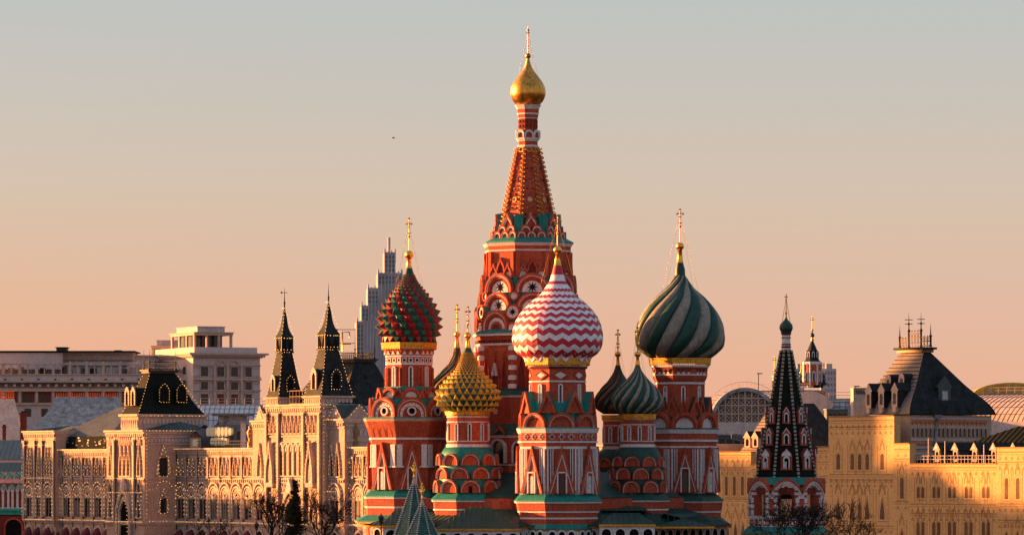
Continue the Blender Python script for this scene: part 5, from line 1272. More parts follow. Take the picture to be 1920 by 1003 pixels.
def frust(u0, u1, p0, p1, v0, v1, q0, q1, z0, z1, m, m2=None, flare=0., name='roof'):
    b = [P_(u0, p0, z0), P_(u1, p0, z0), P_(u1, p1, z0), P_(u0, p1, z0)]; t = [P_(v0, q0, z1), P_(v1, q0, z1), P_(v1, q1, z1), P_(v0, q1, z1)]; mb = MB(); vs = []; ns = 12
    for j in range(ns + 1):
        f_ = j / ns; g_ = f_ + flare * math.sin(math.pi * min(1, f_ * 2.2)) * (1 - f_) ** 2 if flare else f_
        for k in range(4): vs.append(b[k] * (1 - g_) + t[k] * g_ + Vector((0, 0, (f_ - g_) * (z1 - z0))))
    lit = [(j * 4, j * 4 + 1, j * 4 + 5, j * 4 + 4) for j in range(ns)]; oth = [(j * 4 + k, j * 4 + (k + 1) % 4, (j + 1) * 4 + (k + 1) % 4, (j + 1) * 4 + k) for j in range(ns) for k in (1, 2, 3)]
    mb.add(vs, lit, m2 or m); mb.add(vs, oth + [(0, 1, 2, 3), tuple(ns * 4 + k for k in range(4))], m)  # sunlight put into the colour: the lit slope is paler than the other sides
    if m2:      # overlapping courses of sheet metal
        for j in range(1, 16):
            f_ = j / 16; a = b[0] * (1 - f_) + t[0] * f_; c = b[1] * (1 - f_) + t[1] * f_; o_ = Gn.normalized() * .10 + Vector((0, 0, .1))
            mb.add([a, c, c + o_, a + o_], [(0, 1, 2, 3)], 'roof_seam')
    return mb.build(name, WR)
rR = frust(uR - 11.1, uR + .3, pR + .3, pR - 12.4, uR - 7.5, uR - 2.7, pR - 3.9, pR - 4.9, zRb, zRt, 'slate', 'sunlit_sheet', -.10)
mb = MB(); mb.box(uR - 7.8, uR - 2.5, pR - 5.2, pR - 3.5, zRt, zRt + .35, 'bronze', M); mb.box(uR - 8.2, uR - 2.1, pR - 5.4, pR - 3.3, zRt + .35, zRt + .6, 'slate', M); mb.build('roof_trim', rR)
def wcrest(u0, u1, p, z, h, st):
    mb = MB(); n = int((u1 - u0) / st)
    for i in range(n + 1):
        u = u0 + (u1 - u0) * i / n; mb.tube([P_(u, p, z), P_(u, p, z + h * (1.1 if i % 2 else .95))], [.045, .02], 'bronze', 4); mb.dot(tuple(P_(u, p, z + h)), .11, 'bronze')
        if i < n:
            c = P_(u + st / 2, p, z + h * .4); d = Gm.normalized(); r = st * KM * .42
            for hh in (.0, .35): mb.tube([c + Vector((0, 0, h * hh)) + d * r * math.cos(a) + Vector((0, 0, r * 1.3 * math.sin(a))) for a in [j * math.pi / 5 for j in range(11)]], .035, 'bronze', 4)
    for hh in (.1, .6, .8): mb.tube([P_(u0, p, z + h * hh), P_(u1, p, z + h * hh)], .045, 'bronze', 4)
    return mb.build('roof_crest', rR)
zc = zRt + .6; cu = [gu(x, pR - 4) for x in (1687, 1704, 1727, 1745)]
wcrest(cu[0], cu[1], pR - 4, zc, 1.15, .62); wcrest(cu[1], cu[2], pR - 4, zc, 1.95, .62); wcrest(cu[2], cu[3], pR - 4, zc, 1.25, .62)
for u, h in zip(cu, (2.6, 4.1, 4.1, 2.7)):
    mb = MB(); c = P_(u, pR - 4, zc); T = Matrix.Translation(c)
    mb.rev([(.2, 0), (.12, .3), (.12, h * .45), (.22, h * .48), (.08, h * .53), (.012, h)], 8, 'iron', True, 0, T)
    if h > 3:
        for q_ in (.68, .8): mb.tube([(-.45, 0, h * q_), (.45, 0, h * q_)], .045, 'iron', 4, T)
        mb.ball((0, 0, h * .68), .15, 'iron', 8, 6, 1, T)
    mb.build('spire_finial', rR)
def face_d(py):    # how far the lit slope has receded at a row
    z_ = gz(py, 1660, pR); return z_, (z_ - zRb) / (zRt - zRb)
for px, y0, y1, w, kind in ((1632, 718, 764, 9, 'tri'), (1656, 718, 764, 9, 'tri'), (1681, 717, 763, 9, 'tri'), (1669, 701, 722, 8, 'round'), (1694, 700, 720, 8, 'round')):
    z0, f_ = face_d(y1); z1, _ = face_d(y0); d0 = pR + .3 - 4.2 * f_ + .75; u = gu(px - 4, d0); ww = 1.15; Mx = wM(0); mb = MB(); h = z1 - z0
    o_ = arch(ww, h, 'round', 10, u, z0) if kind == 'round' else [(u + ww / 2, z0), (u + ww / 2, z0 + h * .66), (u + ww * .72, z0 + h * .66), (u, z0 + h), (u - ww * .72, z0 + h * .66), (u - ww / 2, z0 + h * .66), (u - ww / 2, z0)]
    mb.ext(o_, d0 - 2.6, d0, 'stone_pale', Mx, 'slate'); mb.ext(arch(ww * .5, h * .45, 'round', 8, u, z0 + h * .12), d0, d0 + .03, 'glass', Mx)
    if kind == 'tri': mb.box(u - ww * .3, u + ww * .3, d0 - .4, d0 + .06, z0 - .6, z0, 'stone_pale', Mx)
    mb.build('dormer_window', rR)
z0, f_ = gz(757, 1766, pR - 6), .15; Sx = wS(uR - .15, pR); mb = MB(); c = 5.2
mb.ext([(c + .9, z0), (c + .9, z0 + 1.9), (c + 1.2, z0 + 1.9), (c, z0 + 3.3), (c - 1.2, z0 + 1.9), (c - .9, z0 + 1.9), (c - .9, z0)], -3, -.1, 'metal_dark', Sx, 'slate')
mb.box(c - .5, c + .5, -.1, -.02, z0 + .35, z0 + 1.6, 'metal_roof', Sx); mb.box(c - .36, c + .36, -.02, 0, z0 + .5, z0 + 1.45, 'stone_grey', Sx); mb.box(c - 1.1, c + 1.1, -.3, .0, z0 - .12, z0, 'metal_roof', Sx); mb.build('dormer_window', rR)
# lower dark roof with a row of gabled dormers
zl = gz(868, 1790, .5); ul0, ul1 = gu(1707, .5), gu(1990, .5)
zlt = gz(800, 1850, -5)
mb = MB(); mb.add([P_(ul0, .7, zl), P_(ul1, .7, zl), P_(ul1, -9, zl), P_(ul0, -9, zl), P_(ul0 + 15, -4.2, zlt), P_(ul1, -4.2, zlt)], [(0, 1, 5, 4), (1, 2, 5), (2, 3, 4, 5), (3, 0, 4)], 'roof_black'); 
for i in range(30):
    u = ul0 + (ul1 - ul0) * i / 29; f_ = min(1, (u - ul0) / 15) if u < ul0 + 15 else 1; a = P_(u, .7, zl + .05); b = P_(max(u, ul0 + 15 * f_), .7 - 4.9 * f_, zl + (zlt - zl) * f_ + .05); mb.tube([a, b], .05, 'roof_black', 4)
lr = mb.build('roof', WR)
for px in (1757, 1791, 1827, 1863, 1900):
    d0 = 1.1; u = gu(px, d0); za, zb = gz(865, px, d0), gz(829, px, d0); ww = 1.0; mb = MB(); h = zb - za
    mb.box(u - ww * .45, u + ww * .45, d0 - 3.0, d0 - .25, za, za + h * .62, 'metal_dark', wM(0)); mb.box(u - ww * .42, u + ww * .42, d0 - .25, d0, za, za + h * .62, 'stone_pale', wM(0)); mb.ext([(u + ww * .75, za + h * .6), (u, zb), (u - ww * .75, za + h * .6)], d0 - 3, d0 + .1, 'stone_pale', wM(0), 'slate'); mb.ext([(u + ww * .4, za + h * .66), (u, zb - h * .12), (u - ww * .4, za + h * .66)], d0 + .1, d0 + .14, 'white_old', wM(0)); mb.ext(arch(ww * .5, h * .42, 'round', 8, u, za + h * .1), d0, d0 + .03, 'void', wM(0)); mb.build('dormer_window', lr)
mb = MB(); u0, u1 = gu(1708, 1.2), gu(1868, 1.2)
for i in range(26): mb.tube([P_(u0 + (u1 - u0) * i / 25, 1.25, zl + .0), P_(u0 + (u1 - u0) * i / 25, 1.25, zl + .85)], .035, 'stone_grey', 4)
for z_ in (.45, .85): mb.tube([P_(u0, 1.25, zl + z_), P_(u1, 1.25, zl + z_)], .035, 'stone_grey', 4)
mb.build('roof_railing', WR)
for px, h in ((1741, 3.0), (1772, 2.6), (1845, 2.2)):
    mb = MB(); c = P_(gu(px, 1.4), 1.4, zl - .1); mb.tube([c, c + Vector((0, 0, h))], .06, 'stone_grey', 4); mb.build('scaffold_pole', WR)
# steep lit roof behind the bell tower
um = gu(1385, .2); zb_, zt_ = gz(850, 1400, .2), gz(757, 1440, -3)
r2 = frust(um, um + 13, .2, -8, um + 2.0, um + 9, -3.4, -5, zb_, zt_, 'slate', 'sunlit_sheet')
for px in (1401, 1416):
    d0 = .35; u = gu(px, d0); za, zb = gz(838, px, d0), gz(808, px, d0); ww = 1.2; mb = MB(); h = zb - za
    mb.box(u - ww * .5, u + ww * .5, d0 - 3, d0, za, za + h * .6, 'stone_pale', wM(0)); mb.ext([(u + ww * .7, za + h * .58), (u, zb), (u - ww * .7, za + h * .58)], d0 - 3, d0 + .1, 'stone_pale', wM(0), 'slate'); mb.ext(arch(ww * .5, h * .45, 'round', 8, u, za + h * .08), d0, d0 + .03, 'void', wM(0)); mb.build('dormer_window', r2)
mb = MB(); mb.box(um, um + 13, -8, 0, 0, zb_ - .05, 'stone', wM(0)); mb.build('wall', WR)
# ================================================================ barrel vaulted glass roofs
def vault(px0, px1, Y, yt, yb, label, m='glass_roof', seam=.75, slant=.0, turn=0, group='glazed vaults over the arcade'):
    x0, x1 = PX(px0, Y), PX(px1, Y); zt, zb = PZ(yt, Y), PZ(yb, Y); r = (zt - zb); L = x1 - x0; D = r * 1.7
    v = thing('vaulted_roof', label, 'glass roof', ((x0 + x1) / 2, Y, zb), group); v.rotation_euler[2] = R(-turn); L /= math.cos(R(turn)); mb = MB(); n = 12; vs = []
    arc = [(D * (1 - math.cos(math.pi * i / n)) , r * math.sin(math.pi * i / n)) for i in range(n + 1)]
    for y, z_ in arc: vs += [(-L / 2, y, z_), (L / 2, y, z_)]
    mb.add(vs, [(2 * i, 2 * i + 1, 2 * i + 3, 2 * i + 2) for i in range(n)] + [tuple(2 * i for i in range(n + 1)), tuple(2 * i + 1 for i in range(n + 1))], m, False); gl = mb.build('glazing', v)
    mb = MB(); k = int(L / seam)
    for i in range(k + 1):
        x = -L / 2 + L * i / k; mb.tube([(min(L / 2, x + slant * z_), y, z_ + .02) for y, z_ in arc[:9]], .045, 'roof_seam', 4)
    for y, z_ in arc[1:8]: mb.tube([(-L / 2, y - .02, z_ + .02), (L / 2, y - .02, z_ + .02)], .04, 'roof_seam', 4)
    mb.build('glazing_bar', v)
    mb = MB(); mb.box(-L / 2, L / 2, -.1, 2 * D, -zb - .1 if zb > 0 else -1, -.0, 'stone_grey'); mb.build('wall', v)
    mb = MB(); k = int(L / 1.3)
    for i in range(k + 1): mb.tube([(-L / 2 + L * i / k, D, r), (-L / 2 + L * i / k, D, r + 1.0)], .03, 'stone_pale', 4)
    for z_ in (.55, 1.0): mb.tube([(-L / 2, D, r + z_), (L / 2, D, r + z_)], .03, 'stone_pale', 4)
    mb.build('ridge_railing', v); return v
vault(352, 502, 672, 757, 818, 'pale gridded glass vault behind the arcade, under the hotel windows')
vault(1318, 1462, 640, 731, 792, 'pinkish seamed vault right behind the large green dome', 'vault_sheet', .8, .35, 35)
vault(1440, 1630, 646, 746, 800, 'low grey vault between the bell tower and the steep roof', 'zinc', .8, .25)
vault(1776, 1990, 640, 737, 790, 'pink seamed vault at the right edge, beyond the steep roof', 'vault_sheet', .8, .45, 35)
Y = 632; s = Y / F; a_ = thing('fan_window_gable', 'big arched gable end filled with a glass lattice, left of the bell tower', 'gable', (PX(1397, Y), Y, 0)); r = 62 * s; zb = PZ(791, Y)
C = lambda k: [(r * k * math.cos(math.pi * i / 30), zb + r * k * math.sin(math.pi * i / 30)) for i in range(31)]
FX = Matrix.Diagonal((1, -1, 1, 1)); mb = MB(); mb.ring(C(1.04), C(.93), -8, .3, 'zinc', FX, closed=False); mb.box(-r, r, -.3, 8, 0, zb, 'stone_grey'); ab = mb.build('arch_rim', a_)
mb = MB(); mb.ext(C(.93), -.5, -.4, 'lattice_glass', FX); mb.build('glazing', a_); mb = MB()
for i in range(-4, 5):
    x = i * r * .2; h = math.sqrt(max(0, (.93 * r) ** 2 - x * x)); mb.box(x - .09, x + .09, -.1, .2, zb, zb + h, 'stone')
for i in range(-9, 9):
    for e in (-1, 1):
        p0 = (i * r * .12, 0); pts = []
        for k in range(12):
            x, z_ = p0[0] + e * k * .45, k * .45
            if x * x + z_ * z_ < (.92 * r) ** 2: pts.append((x, .25, zb + z_))
        if len(pts) > 1: mb.tube([pts[0], pts[-1]], .075, 'stone_pale', 4)
for z_ in (.25, .5, .72): w_ = math.sqrt(.86 - z_ * z_) * r; mb.box(-w_, w_, .0, .15, zb + r * z_ - .07, zb + r * z_ + .07, 'stone_grey')
mb.build('lattice', a_)
mb = MB(); k = 18
for i in range(k + 1):
    a = math.pi * i / k; mb.tube([(r * 1.03 * math.cos(a), 1, zb + r * 1.03 * math.sin(a)), (r * 1.2 * math.cos(a), 1, zb + r * 1.03 * math.sin(a) + .9)], .03, 'stone_pale', 4)
mb.tube([(r * 1.2 * math.cos(math.pi * i / 40), 1, zb + r * 1.03 * math.sin(math.pi * i / 40) + .9) for i in range(41)], .03, 'stone_pale', 4); mb.build('railing', a_)
Y = 650; s = Y / F; mb = MB(); mb.ext([(72 * s * math.cos(math.pi * i / 20), 24 * s * math.sin(math.pi * i / 20)) for i in range(21)], -6, 0, 'glass_glow_paint', FX)  # golden glow is put into the glass and rim colours
sk = thing('roof_skylight', 'low arched skylight with gold light painted on glass and rim, on the far right vault', 'skylight', (PX(1898, Y), Y, PZ(741, Y))); mb.build('glazing', sk)
mb = MB(); A = lambda k: [(74 * k * s * math.cos(math.pi * i / 24), 24 * k * s * math.sin(math.pi * i / 24)) for i in range(25)]; mb.ring(A(1), A(.86), -.7, .15, 'dome_yellow', FX, closed=False)
for i in range(1, 12): a = math.pi * i / 12; mb.tube([(72 * s * math.cos(a), -.1, 0), (72 * s * math.cos(a), -.1, 23 * s * math.sin(a))], .05, 'dome_yellow', 4)
mb.build('rim', sk)
# rooftop odds and ends on the right
for n, (px, py, Y, w, h, nm, lab, cat) in enumerate([(1570, 792, 610, 40, 24, 'plant_room', 'grey rooftop plant room just left of the steep dark roof', 'roof shed'), (1612, 741, 630, 24, 12, 'roof_hut', 'pale rooftop hut with glazed front under a thin flat canopy', 'hut'), (1375, 838, 600, 64, 22, 'service_roof', 'blue grey metal service block below the fan window gable', 'roof shed'), (1535, 838, 600, 60, 40, 'service_roof', 'dark roof block between the bell tower and the wrapped facade', 'roof shed')]):
    s = Y / F; o_ = thing(nm, lab, cat, (PX(px, Y), Y, 0)); z0, z1 = PZ(py, Y), PZ(py - h, Y); w_ = w * s / 2; mb = MB(); mb.box(-w_, w_, 0, 5, 0, z1, 'metal_roof' if n != 1 else 'stone_pale'); mb.build('wall', o_)
    mb = MB(); mb.box(-w_ * 1.06, w_ * 1.06, -.4, 5.4, z1, z1 + .18, 'zinc' if n != 1 else 'stone_pale'); mb.build('roof', o_); mb = MB()
    for i in range(4): mb.box(-w_ * .85 + i * w_ * .45, -w_ * .5 + i * w_ * .45, -.06, 0, z0 + (z1 - z0) * .2, z0 + (z1 - z0) * .75, 'glass'); 
    mb.build('window', o_)
for i in range(5):
    Y = 592; mb = MB(); mb.box(-.42, .42, -.3, .3, 0, .75, 'zinc'); mb.box(-.36, .1, -.34, -.3, .12, .65, 'roof_seam'); tag(mb.build('cooling_unit', None, (PX(1377 + 4.6 * i * 1.0, Y), Y - .4 * i, PZ(823 - 0 + i * 1.2, Y))), 'white cooling unit in the row under the fan window gable', 'air conditioner', 'cooling units in a row on the service roof')
for px, Y, y0, y1, lab in ((1422, 640, 731, 700, 'thin mast with a small lamp on the vault left of the bell tower'), (1604, 628, 735, 724, 'short post carrying a flat canopy beside the steep roof')):
    mb = MB(); z0, z1 = PZ(y0, Y), PZ(y1, Y); mb.tube([(0, 0, -.3), (0, 0, z1 - z0)], .07, 'iron', 5); mb.tube([(-.2, 0, z1 - z0), (.6, 0, z1 - z0)], .08, 'iron', 5); tag(mb.build('roof_mast', None, (PX(px, Y), Y, z0)), lab, 'mast')
# ================================================================ far churches and blocks of flats (right)
def onion(mb, c, r, h, m='dome_dark_green', n=14):
    f = curve([(0, .7), (.18, .97), (.35, 1.0), (.6, .55), (.8, .18), (1.0, .04)]); mb.rev([(r * f(i / 14), h * i / 14) for i in range(15)], n, m, True, 0, Matrix.Translation(c))
def crossm(mb, x, y, z, h, m='gold'): mb.tube([(x, y, z), (x, y, z + h)], .09, m, 5); mb.tube([(x - h * .14, y, z + h * .72), (x + h * .14, y, z + h * .72)], .08, m, 5); mb.tube([(x - h * .07, y, z + h * .86), (x + h * .07, y, z + h * .86)], .07, m, 5); mb.ball((x, y, z), .26, m, 8, 6)
Y = 820; s = Y / F; ch = thing('distant_church', 'small red and white church with dark cupolas, right of the bell tower', 'church', (PX(1523, Y), Y, 0)); z = lambda y: PZ(y, Y); q = s
mb = MB(); mb.box(-26 * q, 24 * q, 0, 8, 0, z(733), 'brick_orange'); mb.box(-27 * q, 25 * q, -.2, 8.2, z(733), z(731), 'white')
for i in range(8): mb.box((-24 + i * 6.3) * q, (-23 + i * 6.3) * q, -.1, 0, 0, z(733), 'white')
mb.build('wall', ch)
mb = MB(); mb.rev([(18 * q, z(722)), (18 * q, z(680))], 8, 'brick_orange', False, math.pi / 8 + .1); mb.rev([(19 * q, z(683)), (19 * q, z(679)), (17 * q, z(678))], 8, 'white', False, math.pi / 8 + .1)
for k in range(8):
    M_ = frame(.1 + k * math.pi / 4, 16.8 * q, z(716)); mb.ring(arch(6.5 * q, 20 * q, 'round', 8), arch(4 * q, 17 * q, 'round', 8), 0, .12, 'white', M_, closed=False); mb.ext(arch(4 * q, 17 * q, 'round', 8), 0, .03, 'glass', M_)
    a = .1 + (k + .5) * math.pi / 4; mb.tube([(17.6 * q * math.sin(a), -17.6 * q * math.cos(a), z(722)), (17.6 * q * math.sin(a), -17.6 * q * math.cos(a), z(680))], .18, 'white', 6)
mb.build('drum', ch)
mb = MB(); mb.rev([(17.5 * q, z(679)), (13 * q, z(674)), (11 * q, z(660)), (12 * q, z(658)), (10 * q, z(657)), (2.5 * q, z(640))], 8, 'slate', False, math.pi / 8); mb.rev([(2.5 * q, z(640)), (3.3 * q, z(637)), (1.8 * q, z(634)), (2.6 * q, z(631))], 10, 'gold_old'); mb.build('roof', ch)
for k in range(8):
    M_ = frame(.1 + k * math.pi / 4, 11.2 * q, z(670)); mb = MB(); mb.ring(arch(5 * q, 11 * q, 'round', 8), arch(3 * q, 9 * q, 'round', 8), 0, .12, 'white_old', M_, closed=False); mb.build('dormer_window', ch)
mb = MB(); onion(mb, (0, 0, z(632)), 4.2 * q, 12 * q); mb.build('cupola', ch); mb = MB(); crossm(mb, 0, 0, z(619), 27 * q); mb.build('cross', ch)
for px, yb in ((1501, 0), (1532.5, 0), (1544, 0)):
    x = (px - 1523) * q; mb = MB(); mb.rev([(5 * q, z(722)), (1.4 * q, z(711)), (1.4 * q, z(707))], 10, 'slate', True, 0, Matrix.Translation((x, -1, 0))); onion(mb, (x, -1, z(708)), 2.7 * q, 9 * q); mb.build('cupola', ch); mb = MB(); crossm(mb, x, -1, z(699), 19 * q); mb.build('cross', ch)
for x, w in ((-20, 15), (7, 11), (11, 15), (22, 13), (-4, 7)):
    mb = MB(); o_ = arch(w * q, 9.5 * q, 'round', 10, x * q, z(727)); mb.ext(o_, 0.2, .9, 'white', FX, 'slate'); mb.ring(arch(w * 1.12 * q, 10.5 * q, 'round', 10, x * q, z(727)), o_, .2, 1.0, 'slate', FX, closed=False); mb.build('gable', ch)
Y = 800; s = Y / F; g_ = thing('golden_cupola_church', 'little gold cupola on a pale drum, peeking out left of the bell tower', 'church', (PX(1452.5, Y), Y, 0)); z = lambda y: PZ(y, Y)
mb = MB(); mb.rev([(4.6 * s, 0), (4.6 * s, z(709))], 10, 'white_old', True)
mb.build('drum', g_); mb = MB(); onion(mb, (0, 0, z(711)), 5 * s, 16 * s, 'gold'); mb.build('cupola', g_); mb = MB(); crossm(mb, 0, 0, z(694), 26 * s, 'gold_old'); mb.build('cross', g_)
for i in range(6):
    M_ = frame(i * math.pi / 3 + .2, 4.6 * s, z(727)); mb = MB(); mb.ext(arch(2.6 * s, 14 * s, 'round', 6), 0, .04, 'glass', M_); mb.build('window', g_)
def slab(px0, px1, yt, Y, label, name, m, wm, dx, dy, side=None):
    x0, x1 = PX(px0, Y), PX(px1, Y); zt = PZ(yt, Y); o_ = thing(name, label, 'building', ((x0 + x1) / 2, Y, 0)); w = (x1 - x0) / 2; mb = MB(); mb.box(-w, w, 0, w * 1.4, 0, zt, m); mb.box(-w * .3, w * .5, w * .2, w, zt, zt + 2.2, m); o2 = mb.build('wall', o_)
    mb = MB(); nx, ny = max(2, int(2 * w / dx)), int(min(zt, 40) / dy)
    k = 0
    for j in range(ny):
        for i in range(nx):
            x = -w + 2 * w * (i + .5) / nx; z_ = zt - dy * (j + 1); mb = MB(); mb.box(x - dx * .27, x + dx * .27, -.12, 0, z_, z_ + dy * .55, wm)
            if k < 95: mb.build('window', o_)
            k += 1
    return o_
slab(1539, 1568, 691, 1900, 'grey apartment block standing behind the small red church', 'apartment_block', 'highrise', 'highrise_win', 1.15, 2.6)
slab(1488, 1508, 691, 1880, 'narrow grey apartment block hidden half behind the bell tower', 'apartment_block', 'highrise', 'highrise_win', 1.3, 2.6)
SHADE_BLOCKS = [(481, 494, 36, 'added shadow block nearest the river, out of frame to the left'), (540, 571.5, 36, 'low added shadow block, nearest of its row out of frame to the left'), (571.5, 573.3, 37.5, 'narrow added shadow block after the nearest one, out of frame to the left'), (573.3, 579.9, 39, 'taller added shadow block beside the tower, out of frame to the left'),
        (586.6, 598, 37.3, 'narrow added shadow block just beyond the tower, out of frame to the left'), (598, 640, 27, 'broad added shadow block beyond the tower, out of frame to the left'), (640, 656, 21.5, 'lowest added shadow block, out of frame to the left'),
        (656, 682, 23, 'plain added shadow block next to the lowest one, out of frame to the left'), (682, 720, 25.5, 'farthest and longest added shadow block, out of frame to the left')]  # added shadow casters, heights set by where their shade should fall
FTY = 583.8
# ================================================================ hotel beyond the arcade (left)
Y = 900.0; s = Y / F; HA = R(24); hz_ = lambda y: PZ(y, Y)
HO = thing('hotel', 'large grey stone hotel with columned roof pavilions, far left behind the arcade', 'hotel', (PX(362, Y), Y, 0))
HM = Matrix.Rotation(HA, 4, 'Z')        # front turned a little to the right, so that its left end faces the sun
def hb(mb, x0, x1, y0, y1, py0, py1, m, M=None): mb.box(x0 * s, x1 * s, y0, y1, hz_(py1), hz_(py0), m, HM if M is None else M)
mb = MB(); hb(mb, 0, 134, 0, 26, 669, 1003, 'stone_grey'); hb(mb, 4, 130, .5, 25, 650, 661, 'stone_grey')
for i in range(5): hb(mb, 0, 134, -.04 - .01 * i, 0, 690 + i * 14, 690.4 + i * 14, 'roof_seam')
w_ = mb.build('wall', HO)
mb = MB(); hb(mb, -11, 147, -1.4, 27.4, 661, 664.5, 'stone_pale'); hb(mb, -7, 142, -.9, 26.9, 664.5, 667, 'stone_grey'); hb(mb, -3, 138, -.5, 26.5, 667, 670, 'stone_pale')
for i in range(36): hb(mb, -6 + i * 4.15, -4.2 + i * 4.15, -.9, -.5, 667, 669, 'stone_pale')
for i in range(22): mb.box(-.9 * .9, -.5, i * 1.2, i * 1.2 + .5, hz_(669), hz_(667), 'stone_pale', HM)
for y0, y1, d in ((683, 685, .35), (708, 712, .6), (730, 732.5, .35), (705.5, 707, .3)): hb(mb, -1, 135, -d, 0, y0, y1, 'stone_pale')
mb.build('cornice', HO)
for col, (x, w) in enumerate(((22, 14), (54, 14), (82, 14), (110, 13))):
    for r_, (y0, y1) in enumerate(((687, 705), (715, 730), (738, 756))):
        mb = MB(); hb(mb, x - w / 2, x + w / 2, -.05, .02, y0, y1, 'glass' if r_ < 2 or col in (0, 3) else 'red_win'); ww = w / 2 + 1.4
        for a, b, c, d in ((x - ww, x - w / 2, y0 - 1.4, y1), (x + w / 2, x + ww, y0 - 1.4, y1), (x - ww, x + ww, y0 - 1.4, y0), (x - ww, x + ww, y1, y1 + 1.4)): hb(mb, a, b, -.25, 0, c, d, 'stone_pale')
        hb(mb, x - .5, x + .5, -.1, -.05, y0, y1, 'roof_seam'); hb(mb, x - w / 2, x + w / 2, -.1, -.05, (y0 + y1) / 2 - .4, (y0 + y1) / 2 + .4, 'roof_seam')
        mb.build('window', HO)
    if col in (1, 2):
        mb = MB(); MX = HM @ Matrix.Translation((x * s, 0, hz_(684))) @ Matrix.Diagonal((1, -1, 1, 1)); o_ = arch(20 * s, 9.5 * s, 'round', 14); mb.ring(o_, arch(16 * s, 7.5 * s, 'round', 14), -.1, .35, 'stone_pale', MX, closed=False); mb.build('window_arch', HO)
for x in (42, 68, 96):
    for y0, y1 in ((685, 708), (712, 730), (733, 760)):
        mb = MB(); hb(mb, x - 2.4, x + 2.4, -.5, 0, y0, y1, 'stone_pale'); mb.build('pilaster', HO)
for yy in (4.5, 12, 19):       # windows in the sunlit end
    mb = MB(); mb.box(-.06, .02, yy, yy + 1.6, hz_(705), hz_(687), 'glass', HM); mb.build('window', HO)
def pavilion(x0, x1, yt, yb, d, name_par, M, dx=0, dy0=3.0):
    mb = MB(); bx = lambda a, b, c, e, p0, p1, m: mb.box(a * s, b * s, c, e, hz_(p1), hz_(p0), m, M)
    bx(x0, x1, dy0, dy0 + d, yt + 11, yt + 16, 'stone_pale'); bx(x0 - 1.5, x1 + 1.5, dy0 - .3, dy0 + d + .3, yt + 10, yt + 11.5, 'stone_pale'); bx(x0 + 10, x1 - 13, dy0 + 1.2, dy0 + d - 1, yt, yt + 10, 'stone_grey'); bx(x0 + 9, x1 - 12, dy0 + 1, dy0 + d - .8, yt - 1, yt + .3, 'stone_pale')
    bx(x0 + 9, x1 - 14, dy0 + 2.5, dy0 + d - 2, yt + 15, yb, 'glass'); p_ = mb.build('pavilion', HO)
    n = 4
    for i in range(n):
        for e in (0, 1):
            mb = MB(); x = x0 + 2.5 + (x1 - x0 - 5) * i / (n - 1); yy = dy0 + .6 + e * (d - 1.2); mb.box((x - 1.9) * s, (x + 1.9) * s, yy - .35, yy + .35, hz_(yb), hz_(yt + 16), 'stone_pale', M); mb.build('column', p_)
    for i in (1, 2): mb = MB(); yy = dy0 + .6 + (d - 1.2) * i / 3; mb.box((x0 + .6) * s, (x0 + 4.4) * s, yy - .3, yy + .3, hz_(yb), hz_(yt + 16), 'stone_pale', M); mb.build('column', p_)
pavilion(12, 90, 611, 650, 15, HO, HM)
LM = Matrix.Identity(4)
pavilion(-104, -12, 629, 665, 10, HO, LM, dy0=34)
# stepped terraces left of the main block and the long wing
mb = MB(); L_ = lambda a, b, c, e, p0, p1, m: mb.box(a * s, b * s, c, e, hz_(p1), hz_(p0), m, HM)
L_(-30, 0, 6, 24, 691, 1003, 'stone_grey'); L_(-62, -1, 20, 30, 664, 1003, 'stone_grey'); L_(-64, -1, 19.5, 30.4, 661.5, 664, 'stone_pale'); L_(-78, -40, 12, 24, 676, 1003, 'stone_grey'); L_(-92, -30, 9, 22, 688, 1003, 'stone_grey'); mb.build('terrace', HO)
WY = 4.0
wb = lambda mb, a, b, c, e, p0, p1, m: mb.box((a - 362) * s, (b - 362) * s, WY + c, WY + e, hz_(p1), hz_(p0), m)
mb = MB(); wb(mb, -60, 350, 0, 20, 701, 712, 'stone_grey'); wb(mb, -60, 350, 1.2, 20, 712, 1003, 'stone_grey'); wb(mb, -60, 240, 9, 20, 657, 701, 'stone_grey'); wb(mb, -60, 108, 6, 9, 659, 690, 'stone_grey')
for y0 in (672, 683): wb(mb, -60, 240, 8.7, 9, y0, y0 + 1.4, 'roof_seam')
wing = mb.build('wing', HO)
mb = MB(); wb(mb, -60, 245, 5.6, 20.4, 655, 657.4, 'slate'); wb(mb, 98, 117, 4, 8, 650, 656, 'iron'); wb(mb, 96, 119, 3.6, 8.4, 648.5, 650, 'slate'); wb(mb, 205, 218, 7, 10, 653.5, 655, 'slate'); mb.build('roof', HO)
mb = MB(); wb(mb, -60, 340, -.9, 1.2, 712, 716, 'stone_pale'); wb(mb, -60, 340, -.4, 1.2, 716, 719, 'roof_seam'); wb(mb, -60, 340, .0, 1.2, 727, 733, 'stone_pale'); wb(mb, -60, 340, .6, 1.2, 754, 758, 'stone_pale'); wb(mb, -60, 340, -.3, 0, 700, 702, 'stone_pale')
for i in range(26): wb(mb, -58 + i * 15.8, -53 + i * 15.8, -.6, .3, 719.5, 724, 'stone_pale')
for i in range(13): wb(mb, -28 + i * 31.5, -24 + i * 31.5, -.3, .1, 709, 712, 'iron')
mb.build('cornice', HO)
